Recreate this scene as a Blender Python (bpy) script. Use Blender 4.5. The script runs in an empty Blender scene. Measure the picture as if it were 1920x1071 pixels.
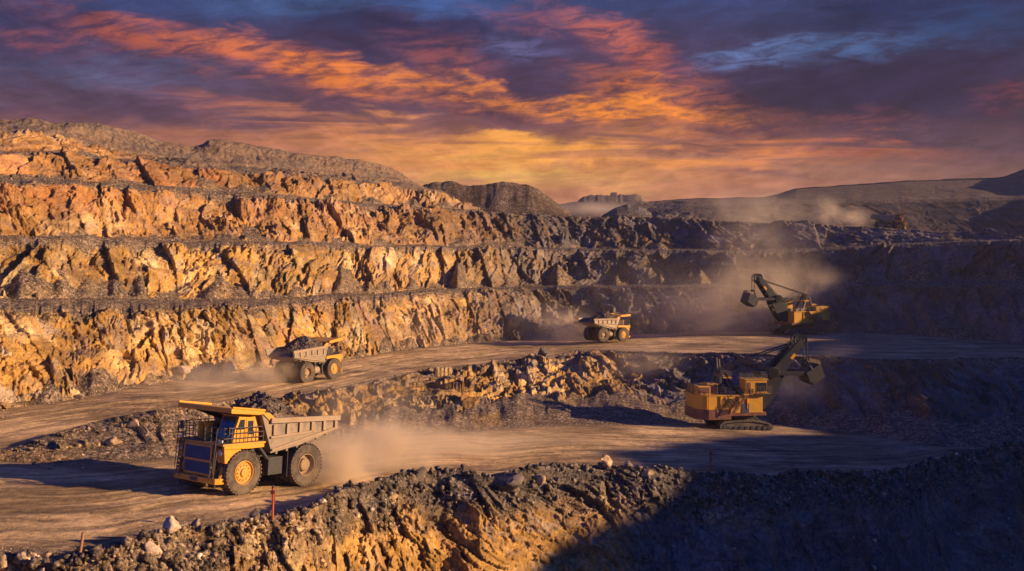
import bpy, math, random
import numpy as np
from mathutils import Vector, Matrix
R = math.radians
sc = bpy.context.scene
COL = sc.collection
FPX, HOR, CX = 1867.0, 500.0, 960.0      # focal length in photo pixels, horizon row, centre column
CZ = 0.0

# ------------------------------------------------------------------ noise
def h32(ix, iy, seed):
    h = (ix.astype(np.int64) * 374761393 + iy.astype(np.int64) * 668265263 + int(seed) * 974634777) & 0xffffffff
    h = ((h ^ (h >> 13)) * 1274126177) & 0xffffffff
    h = ((h ^ (h >> 15)) * 2246822519) & 0xffffffff
    return (h ^ (h >> 16)) & 0xffffffff
def rnd(ix, iy, seed):
    return (h32(ix, iy, seed) / 4294967296.0).astype(np.float32)
def perlin(x, y, seed=0):
    x = np.asarray(x, np.float32); y = np.asarray(y, np.float32)
    ix = np.floor(x); iy = np.floor(y); fx = x - ix; fy = y - iy
    ix = ix.astype(np.int64); iy = iy.astype(np.int64)
    u = fx*fx*fx*(fx*(fx*6-15)+10); v = fy*fy*fy*(fy*(fy*6-15)+10)
    def g(dx, dy):
        a = rnd(ix+dx, iy+dy, seed) * 6.2831853
        return np.cos(a)*(fx-dx) + np.sin(a)*(fy-dy)
    return ((g(0,0)*(1-u)+g(1,0)*u)*(1-v) + (g(0,1)*(1-u)+g(1,1)*u)*v) * 1.5
def fbm(x, y, seed=0, oct=4, gain=.5):
    r = 0; a = 1.0; n = 0
    for k in range(oct):
        r = r + a*perlin(x*2.03**k+k*17.3, y*2.03**k-k*9.1, seed+k*31); n += a; a *= gain
    return r / n
def ridged(x, y, seed=0, oct=4):
    r = 0; a = 1.0; n = 0
    for k in range(oct):
        r = r + a*(1-2*np.abs(perlin(x*2.03**k+k*7.3, y*2.03**k-k*3.1, seed+k*31))); n += a; a *= .55
    return r / n
def cells(x, y, seed=0, tilt=1.0):
    """fractured-rock facets: every cell a tilted plane; returns value, cell random, edge distance"""
    ix = np.floor(x).astype(np.int64); iy = np.floor(y).astype(np.int64)
    best = np.full(x.shape, 9e9, np.float32); sec = best.copy()
    bx = np.zeros(x.shape, np.int64); by = bx.copy(); cx = np.zeros(x.shape, np.float32); cy = cx.copy()
    for dx in (-1, 0, 1):
        for dy in (-1, 0, 1):
            jx = ix+dx; jy = iy+dy
            px = jx + .08 + .84*rnd(jx, jy, seed); py = jy + .08 + .84*rnd(jx, jy, seed+1)
            d = ((x-px)**2 + (y-py)**2).astype(np.float32)
            m = d < best
            sec = np.where(m, best, np.minimum(sec, d)); best = np.where(m, d, best)
            bx = np.where(m, jx, bx); by = np.where(m, jy, by); cx = np.where(m, px, cx); cy = np.where(m, py, cy)
    o = rnd(bx, by, seed+2)*2-1; gx = rnd(bx, by, seed+3)*2-1; gy = rnd(bx, by, seed+4)*2-1
    return o + tilt*(gx*(x-cx) + gy*(y-cy)), rnd(bx, by, seed+5), np.sqrt(sec)-np.sqrt(best)
def sstep(a, b, x):
    t = np.clip((x-a)/(b-a), 0, 1); return t*t*(3-2*t)

# ------------------------------------------------------------------ placing: a photo pixel at a real depth -> world point
def W(px, py, d): return Vector(((px-CX)/FPX*d, d, CZ + (HOR-py)/FPX*d))
def floor_z(X, Y): return np.maximum(-14.6 - .073*(.55*X + .83*Y - 45.4), -23.5)
def floor_d(px, py, hb=0.0):
    k = (px-CX)/FPX; m = (py-HOR)/FPX
    return (11.29-hb)/(m - .0606 - .0402*k)

# ------------------------------------------------------------------ objects
def mesh_obj(name, verts, faces, mat, parent=None, smooth=False):
    me = bpy.data.meshes.new(name)
    if isinstance(verts, np.ndarray):
        nv = len(verts); me.vertices.add(nv); me.vertices.foreach_set('co', verts.astype(np.float32).ravel())
        k = faces.shape[1]; nf = len(faces)
        me.loops.add(nf*k); me.loops.foreach_set('vertex_index', faces.astype(np.int32).ravel())
        me.polygons.add(nf); me.polygons.foreach_set('loop_start', np.arange(nf, dtype=np.int32)*k)
        me.update(calc_edges=True)
    else:
        me.from_pydata([tuple(v) for v in verts], [], faces); me.update()
    if smooth:
        me.polygons.foreach_set('use_smooth', np.ones(len(me.polygons), bool))
    if mat is not None: me.materials.append(mat)
    o = bpy.data.objects.new(name, me); COL.objects.link(o)
    if parent is not None: o.parent = parent
    return o
def tag(o, label=None, cat=None, group=None, kind=None):
    if label: o['label'] = label
    if cat: o['category'] = cat
    if group: o['group'] = group
    if kind: o['kind'] = kind
    return o
def empty(name, loc, rz=0.0, scale=1.0):
    o = bpy.data.objects.new(name, None); COL.objects.link(o)
    o.location = loc; o.rotation_euler = (0, 0, rz); o.scale = (scale,)*3; o.empty_display_size = .5
    return o
def dup(o, parent=None):
    c = o.copy(); COL.objects.link(c); c.parent = parent
    for ch in list(o.children): dup(ch, c)
    return c

class MB:
    def __init__(s): s.v = []; s.f = []
    def add(s, vs, fs):
        n = len(s.v); s.v += [tuple(v) for v in vs]; s.f += [tuple(i+n for i in f) for f in fs]; return s
    def box(s, x0, x1, y0, y1, z0, z1, M=None):
        vs = [Vector(p) for p in ((x0,y0,z0),(x1,y0,z0),(x1,y1,z0),(x0,y1,z0),(x0,y0,z1),(x1,y0,z1),(x1,y1,z1),(x0,y1,z1))]
        if M is not None: vs = [M @ v for v in vs]
        return s.add(vs, [(0,3,2,1),(4,5,6,7),(0,1,5,4),(1,2,6,5),(2,3,7,6),(3,0,4,7)])
    def prism(s, poly, y0, y1, axis='y'):
        """polygon in x,z extruded along y (or in x,y along z)"""
        n = len(poly)
        if axis == 'y': vs = [(a, y0, b) for a, b in poly] + [(a, y1, b) for a, b in poly]
        elif axis == 'x': vs = [(y0, a, b) for a, b in poly] + [(y1, a, b) for a, b in poly]
        else: vs = [(a, b, y0) for a, b in poly] + [(a, b, y1) for a, b in poly]
        return s.add(vs, [tuple(range(n)), tuple(range(2*n-1, n-1, -1))] + [(i, i+n, (i+1) % n+n, (i+1) % n) for i in range(n)])
    def tube(s, pts, r, n=6, r1=None):
        pts = [Vector(p) for p in pts]; rings = []
        for i, p in enumerate(pts):
            t = (pts[min(i+1, len(pts)-1)] - pts[max(i-1, 0)]).normalized()
            a = t.cross(Vector((0, 0, 1)) if abs(t.z) < .9 else Vector((1, 0, 0))).normalized(); b = t.cross(a)
            rr = r if r1 is None else r + (r1-r)*i/(len(pts)-1)
            rings.append([p + (a*math.cos(6.2831853*k/n) + b*math.sin(6.2831853*k/n))*rr for k in range(n)])
        vs = [v for rg in rings for v in rg]; fs = []
        for i in range(len(pts)-1):
            for k in range(n):
                fs.append((i*n+k, i*n+(k+1) % n, (i+1)*n+(k+1) % n, (i+1)*n+k))
        fs += [tuple(range(n-1, -1, -1)), tuple((len(pts)-1)*n+k for k in range(n))]
        return s.add(vs, fs)
    def lathe_y(s, prof, n=32, c=(0,0,0), close=True):
        """profile of (radius, y) turned about the y axis"""
        vs = []; m = len(prof)
        for k in range(n):
            a = 6.2831853*k/n
            for r, y in prof: vs.append((c[0]+r*math.cos(a), c[1]+y, c[2]+r*math.sin(a)))
        fs = []
        for k in range(n):
            k2 = (k+1) % n
            for i in range(m-1 if not close else m):
                j = (i+1) % m
                fs.append((k*m+i, k*m+j, k2*m+j, k2*m+i))
        return s.add(vs, fs)
    def bar(s, a, b, w, h):
        a = Vector(a); b = Vector(b); t = (b-a).normalized()
        u = t.cross(Vector((0,0,1)) if abs(t.z) < .95 else Vector((0,1,0))).normalized()*w/2; v = t.cross(u).normalized()*h/2
        vs = [a-u-v, a+u-v, a+u+v, a-u+v, b-u-v, b+u-v, b+u+v, b-u+v]
        return s.add(vs, [(0,3,2,1),(4,5,6,7),(0,1,5,4),(1,2,6,5),(2,3,7,6),(3,0,4,7)])
    def build(s, name, mat, parent=None, bevel=0.0, smooth=False):
        o = mesh_obj(name, s.v, s.f, mat, parent, smooth)
        bm_fix(o.data)
        if bevel:
            m = o.modifiers.new('bevel', 'BEVEL'); m.width = bevel; m.segments = 2; m.limit_method = 'ANGLE'; m.angle_limit = R(40)
        return o
import bmesh
def bm_fix(me):
    bm = bmesh.new(); bm.from_mesh(me); bmesh.ops.recalc_face_normals(bm, faces=bm.faces[:]); bm.to_mesh(me); bm.free()

# ------------------------------------------------------------------ materials
class NT:
    def __init__(s, name):
        s.m = bpy.data.materials.new(name); s.m.use_nodes = True; s.t = s.m.node_tree; s.t.nodes.clear()
        s.out = s.t.nodes.new('ShaderNodeOutputMaterial')
    def n(s, typ, **kw):
        nd = s.t.nodes.new(typ)
        for k, v in kw.items():
            if k.startswith('i_'):
                nd.inputs[k[2:].replace('_', ' ')].default_value = v
            else: setattr(nd, k, v)
        return nd
    def l(s, a, b): s.t.links.new(a, b)
    def math(s, op, a, b=None, c=None, clamp=False):
        nd = s.t.nodes.new('ShaderNodeMath'); nd.operation = op; nd.use_clamp = clamp
        for i, v in enumerate((a, b, c)):
            if v is None: continue
            if isinstance(v, (int, float)): nd.inputs[i].default_value = v
            else: s.l(v, nd.inputs[i])
        return nd.outputs[0]
    def mix(s, f, a, b, blend='MIX'):
        nd = s.t.nodes.new('ShaderNodeMix'); nd.data_type = 'RGBA'; nd.blend_type = blend; nd.clamp_factor = True
        for i, v in ((0, f), (6, a), (7, b)):
            if isinstance(v, (int, float)): nd.inputs[i].default_value = v
            elif isinstance(v, tuple): nd.inputs[i].default_value = v if len(v) == 4 else (*v, 1)
            else: s.l(v, nd.inputs[i])
        return nd.outputs[2]
    def ramp(s, f, lo, hi, a=0.0, b=1.0, smooth=True):
        nd = s.t.nodes.new('ShaderNodeMapRange'); nd.interpolation_type = 'SMOOTHSTEP' if smooth else 'LINEAR'
        nd.inputs[1].default_value = lo; nd.inputs[2].default_value = hi; nd.inputs[3].default_value = a; nd.inputs[4].default_value = b
        s.l(f, nd.inputs[0]); return nd.outputs[0]
    def noise(s, vec, scale, detail=4, rough=.55, dist=0.0):
        nd = s.n('ShaderNodeTexNoise'); nd.inputs['Scale'].default_value = scale; nd.inputs['Detail'].default_value = detail
        nd.inputs['Roughness'].default_value = rough; nd.inputs['Distortion'].default_value = dist
        if vec is not None: s.l(vec, nd.inputs['Vector'])
        return nd.outputs[0]
    def bsdf(s, **kw):
        b = s.n('ShaderNodeBsdfPrincipled')
        for k, v in kw.items():
            inp = b.inputs[k.replace('_', ' ')]
            if hasattr(v, 'is_linked'): s.l(v, inp)
            else: inp.default_value = v if not isinstance(v, tuple) or len(v) == 4 else (*v, 1)
        s.l(b.outputs[0], s.out.inputs[0]); return b

def rock_mat(name, streak=False, bump=.55):
    t = NT(name)
    geo = t.n('ShaderNodeNewGeometry').outputs['Position']
    at = t.n('ShaderNodeAttribute', attribute_name='rockcol'); col = at.outputs['Color']; lo = at.outputs['Alpha']
    n1 = t.noise(geo, .45, 5, .6); n2 = t.noise(geo, 3.2, 5, .65); n3 = t.noise(geo, 14, 3, .6)
    f = t.math('MULTIPLY', t.ramp(n1, .25, .75, .74, 1.28), t.ramp(n2, .25, .75, .62, 1.40))
    f = t.math('MULTIPLY', f, t.ramp(n3, .25, .75, .78, 1.22))
    hs = []
    for s_, amt in ((6.5, .75), (2.3, .6)):                 # broken stone in the loose parts
        vo = t.n('ShaderNodeTexVoronoi'); vo.inputs['Scale'].default_value = s_; t.l(geo, vo.inputs['Vector'])
        sp = t.n('ShaderNodeSeparateColor'); t.l(vo.outputs['Color'], sp.inputs[0])
        g_ = t.math('ADD', 1.0, t.math('MULTIPLY', lo, t.math('MULTIPLY', t.math('SUBTRACT', t.math('POWER', sp.outputs[0], 1.6), .38), amt*1.6)))
        f = t.math('MULTIPLY', f, g_); hs.append(t.math('MULTIPLY', t.math('MULTIPLY', t.math('SUBTRACT', 1.0, vo.outputs['Distance']), 3.0/s_), lo))
    g = t.n('ShaderNodeVectorMath', operation='SCALE'); t.l(col, g.inputs[0]); t.l(f, g.inputs['Scale'])
    hh = t.math('ADD', t.math('ADD', n2, t.math('MULTIPLY', n3, .35)), t.math('ADD', hs[0], hs[1]))
    bp = t.n('ShaderNodeBump'); bp.inputs['Strength'].default_value = bump; bp.inputs['Distance'].default_value = .22
    t.l(hh, bp.inputs['Height'])
    b = t.bsdf(Base_Color=g.outputs[0], Roughness=.93); b.inputs['Specular IOR Level'].default_value = .2
    t.l(bp.outputs[0], b.inputs['Normal'])
    return t.m
def road_mat():
    t = NT('road_dirt')
    geo = t.n('ShaderNodeNewGeometry').outputs['Position']
    uv = t.n('ShaderNodeAttribute', attribute_name='flow').outputs['Vector']
    col = t.n('ShaderNodeAttribute', attribute_name='rockcol').outputs['Color']
    mp = t.n('ShaderNodeMapping'); mp.inputs['Scale'].default_value = (.06, .42, 1); t.l(uv, mp.inputs['Vector'])
    st = t.noise(mp.outputs[0], 1.0, 7, .66, 1.6)
    n1 = t.noise(geo, .12, 5, .6, .6); n2 = t.noise(geo, 1.6, 6, .7); n3 = t.noise(geo, 9, 3, .6)
    f = t.math('MULTIPLY', t.ramp(st, .32, .66, .48, 1.35), t.ramp(n1, .32, .68, .55, 1.3))
    f = t.math('MULTIPLY', f, t.ramp(n2, .25, .75, .72, 1.28)); f = t.math('MULTIPLY', f, t.ramp(n3, .25, .75, .8, 1.2))
    g = t.n('ShaderNodeVectorMath', operation='SCALE'); t.l(col, g.inputs[0]); t.l(f, g.inputs['Scale'])
    hh = t.math('ADD', t.math('MULTIPLY', st, .7), t.math('ADD', t.math('MULTIPLY', n2, 1.3), t.math('MULTIPLY', n3, .4)))
    bp = t.n('ShaderNodeBump'); bp.inputs['Strength'].default_value = .5; bp.inputs['Distance'].default_value = .22
    t.l(hh, bp.inputs['Height'])
    b = t.bsdf(Base_Color=g.outputs[0], Roughness=.95); b.inputs['Specular IOR Level'].default_value = .15
    t.l(bp.outputs[0], b.inputs['Normal'])
    return t.m
def stone_mat(name, c, var=.5):
    t = NT(name)
    oc = t.n('ShaderNodeTexCoord').outputs['Object']
    n1 = t.noise(oc, 1.3, 5, .6); n2 = t.noise(oc, 9, 4, .65)
    f = t.math('MULTIPLY', t.ramp(n1, .25, .75, 1-var, 1+var), t.ramp(n2, .25, .75, .75, 1.25))
    g = t.n('ShaderNodeVectorMath', operation='SCALE'); g.inputs[0].default_value = c; t.l(f, g.inputs['Scale'])
    bp = t.n('ShaderNodeBump'); bp.inputs['Strength'].default_value = .5; bp.inputs['Distance'].default_value = .08; t.l(n2, bp.inputs['Height'])
    b = t.bsdf(Base_Color=g.outputs[0], Roughness=.92); b.inputs['Specular IOR Level'].default_value = .2; t.l(bp.outputs[0], b.inputs['Normal'])
    return t.m
def paint_mat(name, c, dust=(.30,.21,.13), amount=.5, rough=.5, metal=0.0, rust=0.0):
    t = NT(name)
    geo = t.n('ShaderNodeNewGeometry'); oc = t.n('ShaderNodeTexCoord').outputs['Object']
    n1 = t.noise(oc, 1.1, 6, .65, .4); n2 = t.noise(oc, 7, 5, .7)
    z = t.n('ShaderNodeSeparateXYZ'); t.l(geo.outputs['Normal'], z.inputs[0])
    up = t.ramp(z.outputs['Z'], .1, 1.0, 0, .28)
    fac = t.math('ADD', t.math('MULTIPLY', t.ramp(t.math('ADD', n1, t.math('MULTIPLY', n2, .35)), .45, .95), amount), up, clamp=True)
    base = c
    if rust:
        base = t.mix(t.math('MULTIPLY', t.ramp(n2, .52, .72), rust), c, (.16, .055, .02))
    cc = t.mix(fac, base, dust)
    rr = t.ramp(fac, 0, 1, rough, .95)
    b = t.bsdf(Base_Color=cc, Roughness=rr, Metallic=metal); b.inputs['Specular IOR Level'].default_value = .35
    bp = t.n('ShaderNodeBump'); bp.inputs['Strength'].default_value = .12; bp.inputs['Distance'].default_value = .02; t.l(n2, bp.inputs['Height']); t.l(bp.outputs[0], b.inputs['Normal'])
    return t.m
M = {}
M['rock'] = rock_mat('quarry_rock'); M['road'] = road_mat()
M['boulder_tan'] = stone_mat('boulder_tan', (.42,.29,.18)); M['boulder_dark'] = stone_mat('boulder_dark', (.13,.11,.10))
M['boulder_pale'] = stone_mat('boulder_pale', (.55,.42,.30), .25)
M['ore'] = stone_mat('ore', (.155,.12,.095), .6)
M['yellow'] = paint_mat('yellow_paint', (.74,.33,.016), amount=.36, rough=.4, rust=.5)
M['shovel_yellow'] = paint_mat('shovel_yellow', (.70,.36,.025), amount=.4, rust=.35)
M['bodysteel'] = paint_mat('worn_body_steel', (.34,.26,.19), amount=.85, rough=.55, rust=.4)
M['plate'] = paint_mat('worn_steel_plate', (.20,.18,.17), dust=(.34,.25,.16), amount=.75, rough=.38, metal=.5, rust=.35)
M['dark'] = paint_mat('dark_steel', (.03,.032,.042), dust=(.12,.10,.085), amount=.25, rough=.55)
M['black'] = paint_mat('black_steel', (.014,.017,.028), dust=(.085,.075,.07), amount=.15, rough=.5)
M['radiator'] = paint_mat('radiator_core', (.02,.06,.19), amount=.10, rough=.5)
M['tyre'] = paint_mat('dusty_rubber', (.045,.04,.037), dust=(.23,.17,.12), amount=.75, rough=.9)
M['rim'] = paint_mat('rim_yellow', (.62,.31,.04), amount=.35, rust=.3)
M['hub'] = paint_mat('hub_steel', (.30,.21,.13), amount=.5, rust=.4)
M['track'] = paint_mat('dusty_track_steel', (.06,.055,.055), dust=(.20,.155,.12), amount=.8, rough=.7)
M['rail'] = paint_mat('railing_paint', (.05,.055,.075), amount=.2)
M['redoxide'] = paint_mat('red_oxide_paint', (.17,.06,.04), amount=.4, rust=.4)
M['postred'] = paint_mat('post_red', (.45,.085,.03), amount=.25, rust=.4)
M['postwood'] = paint_mat('post_wood', (.36,.17,.08), amount=.35)
M['bluedoor'] = paint_mat('blue_door', (.03,.055,.12), amount=.2)
M['concrete'] = paint_mat('concrete', (.18,.14,.12), amount=.4)
def glass_mat():
    t = NT('dusty_glass'); b = t.bsdf(Base_Color=(.03,.035,.045), Roughness=.06); b.inputs['Specular IOR Level'].default_value = .9; return t.m
M['glass'] = glass_mat()
def lamp_mat():
    t = NT('lamp_lens'); t.bsdf(Base_Color=(.6,.58,.55), Roughness=.25); return t.m
M['lens'] = lamp_mat()
# ------------------------------------------------------------------ terrain: lofts between measured edges of the pit
uu = np.concatenate([np.arange(-700, -40, 7.0), np.arange(-40, 1960, 1.5), np.arange(1960, 2600.1, 7.0)]).astype(np.float64)
NU = len(uu)
KK = (uu-CX)/FPX
def smooth1(a, w=14):
    k = np.exp(-.5*(np.arange(-3*w, 3*w+1)/w)**2); k /= k.sum()
    return np.convolve(np.pad(a, 3*w, mode='edge'), k, mode='valid')
def tab(*pts):
    p = np.array(pts, float); return np.interp(uu, p[:,0], p[:,1])
def line(py, d, sm=8):
    d = smooth1(d, 16); py = smooth1(py, sm) if sm else py
    return np.stack([KK*d, d, (HOR-py)/FPX*d], 1)
def line_z(z, d):
    d = smooth1(d, 16); z = smooth1(z, 8); return np.stack([KK*d, d, z], 1)

# foreground ridge
py1 = tab((-700,1300),(-200,1120),(0,1046),(100,1052),(200,1036),(270,1008),(330,990),(420,985),(500,966),(560,958),(610,936),(640,918),(690,901),(740,890),(790,882),(850,877),(880,884),(930,896),(960,884),(1000,870),(1080,868),(1160,869),(1220,878),(1300,886),(1420,891),(1560,887),(1640,889),(1700,876),(1780,852),(1850,838),(1920,826),(2600,788))
hb1 = tab((-700,.2),(0,.3),(150,.4),(300,1.0),(480,.9),(600,1.2),(700,1.6),(870,1.6),(930,1.1),(1000,1.8),(1180,1.6),(1300,.8),(1600,.5),(1780,1.2),(1900,2.4),(2600,2.4))
d1 = floor_d(uu, py1, hb1); d1 = np.where(uu > 1920, np.interp(uu, [1920, 2600], [95, 112]), d1)
L1 = line(py1, d1, 5)
L0 = L1.copy(); n0 = 9.5; L0[:,1] -= n0; L0[:,0] = KK*(L0[:,1]) ; L0[:,2] -= 17
Lpit = L0.copy(); Lpit[:,1] = np.maximum(Lpit[:,1]-60, 4) ; Lpit[:,0] = KK*Lpit[:,1]*1.0; Lpit[:,2] = -48
d2 = L1[:,1] + 1.0 + 2.0*smooth1(hb1, 8)
L2 = np.stack([KK*d2, d2, floor_z(KK*d2, d2)], 1)
py3 = tab((-700,850),(0,866),(100,868),(200,862),(310,856),(480,845),(640,831),(760,816),(860,810),(960,801),(1060,796),(1180,797),(1300,791),(1440,793),(1560,806),(1650,818),(1750,838),(1850,838),(1920,830),(2600,784))
d3 = floor_d(uu, py3); d3 = np.where(uu > 1920, np.interp(uu, [1920, 2600], [118, 130]), d3); d3 = np.maximum(d3, d2+4)
d3 = smooth1(d3, 12); L3 = np.stack([KK*d3, d3, floor_z(KK*d3, d3)], 1)
zr = tab((-700,-13.6),(0,-14.0),(300,-14.2),(600,-14.5),(900,-14.8),(1060,-14.6),(1200,-14.0),(1300,-13.6),(1400,-13.3),(1540,-13.0),(1700,-12.8),(2600,-12.8))
hb2 = tab((-700,.02),(-60,.02),(30,.2),(100,1.0),(200,1.6),(300,2.2),(400,2.2),(480,1.6),(560,1.2),(640,.9),(900,.7),(1010,.8),(1100,.5),(1300,.45),(1900,.4),(2600,.4))
py4 = tab((-700,842),(-60,853),(0,850),(60,828),(130,803),(230,778),(300,767),(400,757),(460,747),(560,735),(640,721),(720,701),(800,690),(870,684),(940,673),(1010,664),(1100,656),(1180,656),(1280,660),(1360,660),(1440,664),(1560,668),(1640,672),(1750,672),(1850,669),(1920,668),(2600,690))
d4 = -(zr+hb2)/((py4-HOR)/FPX); d4 = np.maximum(d4, d3+1.5)
L4 = line_z(zr+hb2, d4)
d5 = L4[:,1] + .8 + 1.5*smooth1(hb2, 8); L5 = np.stack([KK*d5, d5, smooth1(zr, 8)], 1)
py6 = tab((-700,899),(0,768),(100,755),(200,737),(300,718),(430,702),(500,692),(640,676),(740,658),(800,650),(900,642),(960,638),(1060,632),(1180,627),(1300,624),(1400,622),(1540,622),(1700,628),(1800,634),(1920,645),(2600,680))
d6 = -zr/((py6-HOR)/FPX); L6 = line_z(zr, d6)
def ld(*pts):
    p = np.array(pts, float); sd_ = int(p[0,1])
    wob = (fbm(uu/75, uu*0, sd_, 3)*5.5 + fbm(uu/22, uu*0, sd_+3, 2)*2.0)*(1-.6*sstep(900, 1200, uu))*(.5 if sd_ in (190, 160) else 1)
    return line(np.interp(uu, p[:,0], p[:,1]) + wob, np.interp(uu, p[:,0], p[:,2]), 4)
L7 = ld((-700,607,70),(0,575,107),(100,575,112),(200,573,120),(330,576,131),(500,570,143),(600,561,155),(640,558,162),(740,552,178),(800,546,190),(900,542,206),(1000,540,219),(1060,538,223),(1200,537,221),(1300,536,218),(1400,535,214),(1540,532,208),(1700,530,199),(1800,529,191),(1920,529,178),(2600,540,142))
def off(L, w, dz):
    d = L[:,1]+w; return np.stack([KK*d, d, L[:,2]+dz], 1)
L8 = off(L7, tab((-700,9),(300,10),(640,11),(1000,8),(2600,8)), tab((-700,.6),(400,.6),(800,.1),(2600,.1)))
L9 = ld((-700,411,86),(0,447,122),(100,450,128),(180,446,136),(300,455,147),(500,458,161),(560,456,169),(700,462,191),(800,462,207),(900,464,221),(1000,466,233),(1100,468,238),(1200,470,237),(1300,470,234),(1400,472,230),(1500,468,226),(1600,463,221),(1700,458,214),(1800,453,206),(1920,449,193),(2600,420,156))
L10 = off(L9, 7, tab((-700,.7),(500,.5),(900,.3),(2600,.2)))
L11 = ld((-700,300,97),(0,340,137),(180,345,150),(282,353,161),(420,362,173),(520,370,181),(640,381,205),(760,388,221),(850,391,234),(960,398,246),(1060,404,253),(1200,403,253),(1280,402,251),(1340,409,249),(1420,413,246),(1550,417,242),(1640,422,238),(1720,431,233),(1800,433,226),(1920,445,212),(2600,400,172))
L12 = off(L11, tab((-700,8),(860,8),(1000,30),(1200,70),(1900,72),(2600,20)), tab((-700,1.2),(600,1.0),(900,.2),(1300,.4),(1600,1.2),(1900,.8),(2600,0)))
L13 = ld((-700,240,107),(0,287,148),(90,282,160),(230,300,173),(300,306,179),(480,321,194),(560,330,205),(640,336,217),(740,346,233),(830,362,246),(850,376,249),(875,390,254),(960,410,292),(1060,412,310),(1150,412,352),(1195,402,380),(1280,386,376),(1450,379,366),(1600,376,355),(1750,373,342),(1920,367,325),(2600,372,215))
L14 = off(L13, tab((-700,6),(900,6),(1300,10),(2600,8)), .5)
L15 = ld((-700,190,124),(0,246,166),(100,252,175),(200,274,188),(230,284,192),(300,296,198),(480,312,212),(640,328,233),(740,338,248),(830,358,258),(875,391,264),(960,409,302),(1060,411,322),(1150,411,372),(1195,381,470),(1280,373,466),(1430,371,458),(1460,364,455),(1490,354,452),(1600,347,442),(1700,340,430),(1850,335,412),(1880,333,408),(1920,318,402),(2000,312,380),(2100,335,330),(2300,376,262),(2600,362,232))
L16 = ld((-700,160,150),(0,224,190),(60,230,194),(100,233,196),(120,243,200),(180,243,204),(250,251,210),(300,266,216),(340,271,219),(380,284,222),(400,278,225),(460,279,230),(530,286,236),(560,293,238),(640,299,248),(700,311,256),(745,321,262),(775,340,264),(800,354,266),(875,392,274),(960,409,322),(1060,410,350),(1150,410,400),(1195,383,490),(1280,374,488),(1430,373,480),(1460,366,478),(1490,356,475),(1600,349,465),(1700,342,452),(1850,337,434),(1880,335,430),(1920,320,424),(2000,316,400),(2100,338,350),(2300,378,280),(2600,365,250))
L17 = off(L16, 240, 0); L17[:,2] = 9

def rows_t(P): return np.linspace(0, 1, P.shape[0])[:, None]
def arclen(L): return np.concatenate([[0], np.cumsum(np.hypot(np.diff(L[:,0]), np.diff(L[:,1])))])

OCHRE=np.array((.44,.255,.075)); CREAM=np.array((.54,.41,.21)); TAN=np.array((.34,.215,.095)); RUST=np.array((.36,.125,.045)); GREY=np.array((.20,.165,.14)); DARK=np.array((.115,.105,.105)); COAL=np.array((.06,.06,.066)); LOOSE=np.array((.165,.122,.086)); ROADC=np.array((.56,.385,.19))
def mixc(a, b, f): return a*(1-f[..., None]) + b*f[..., None]

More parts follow.
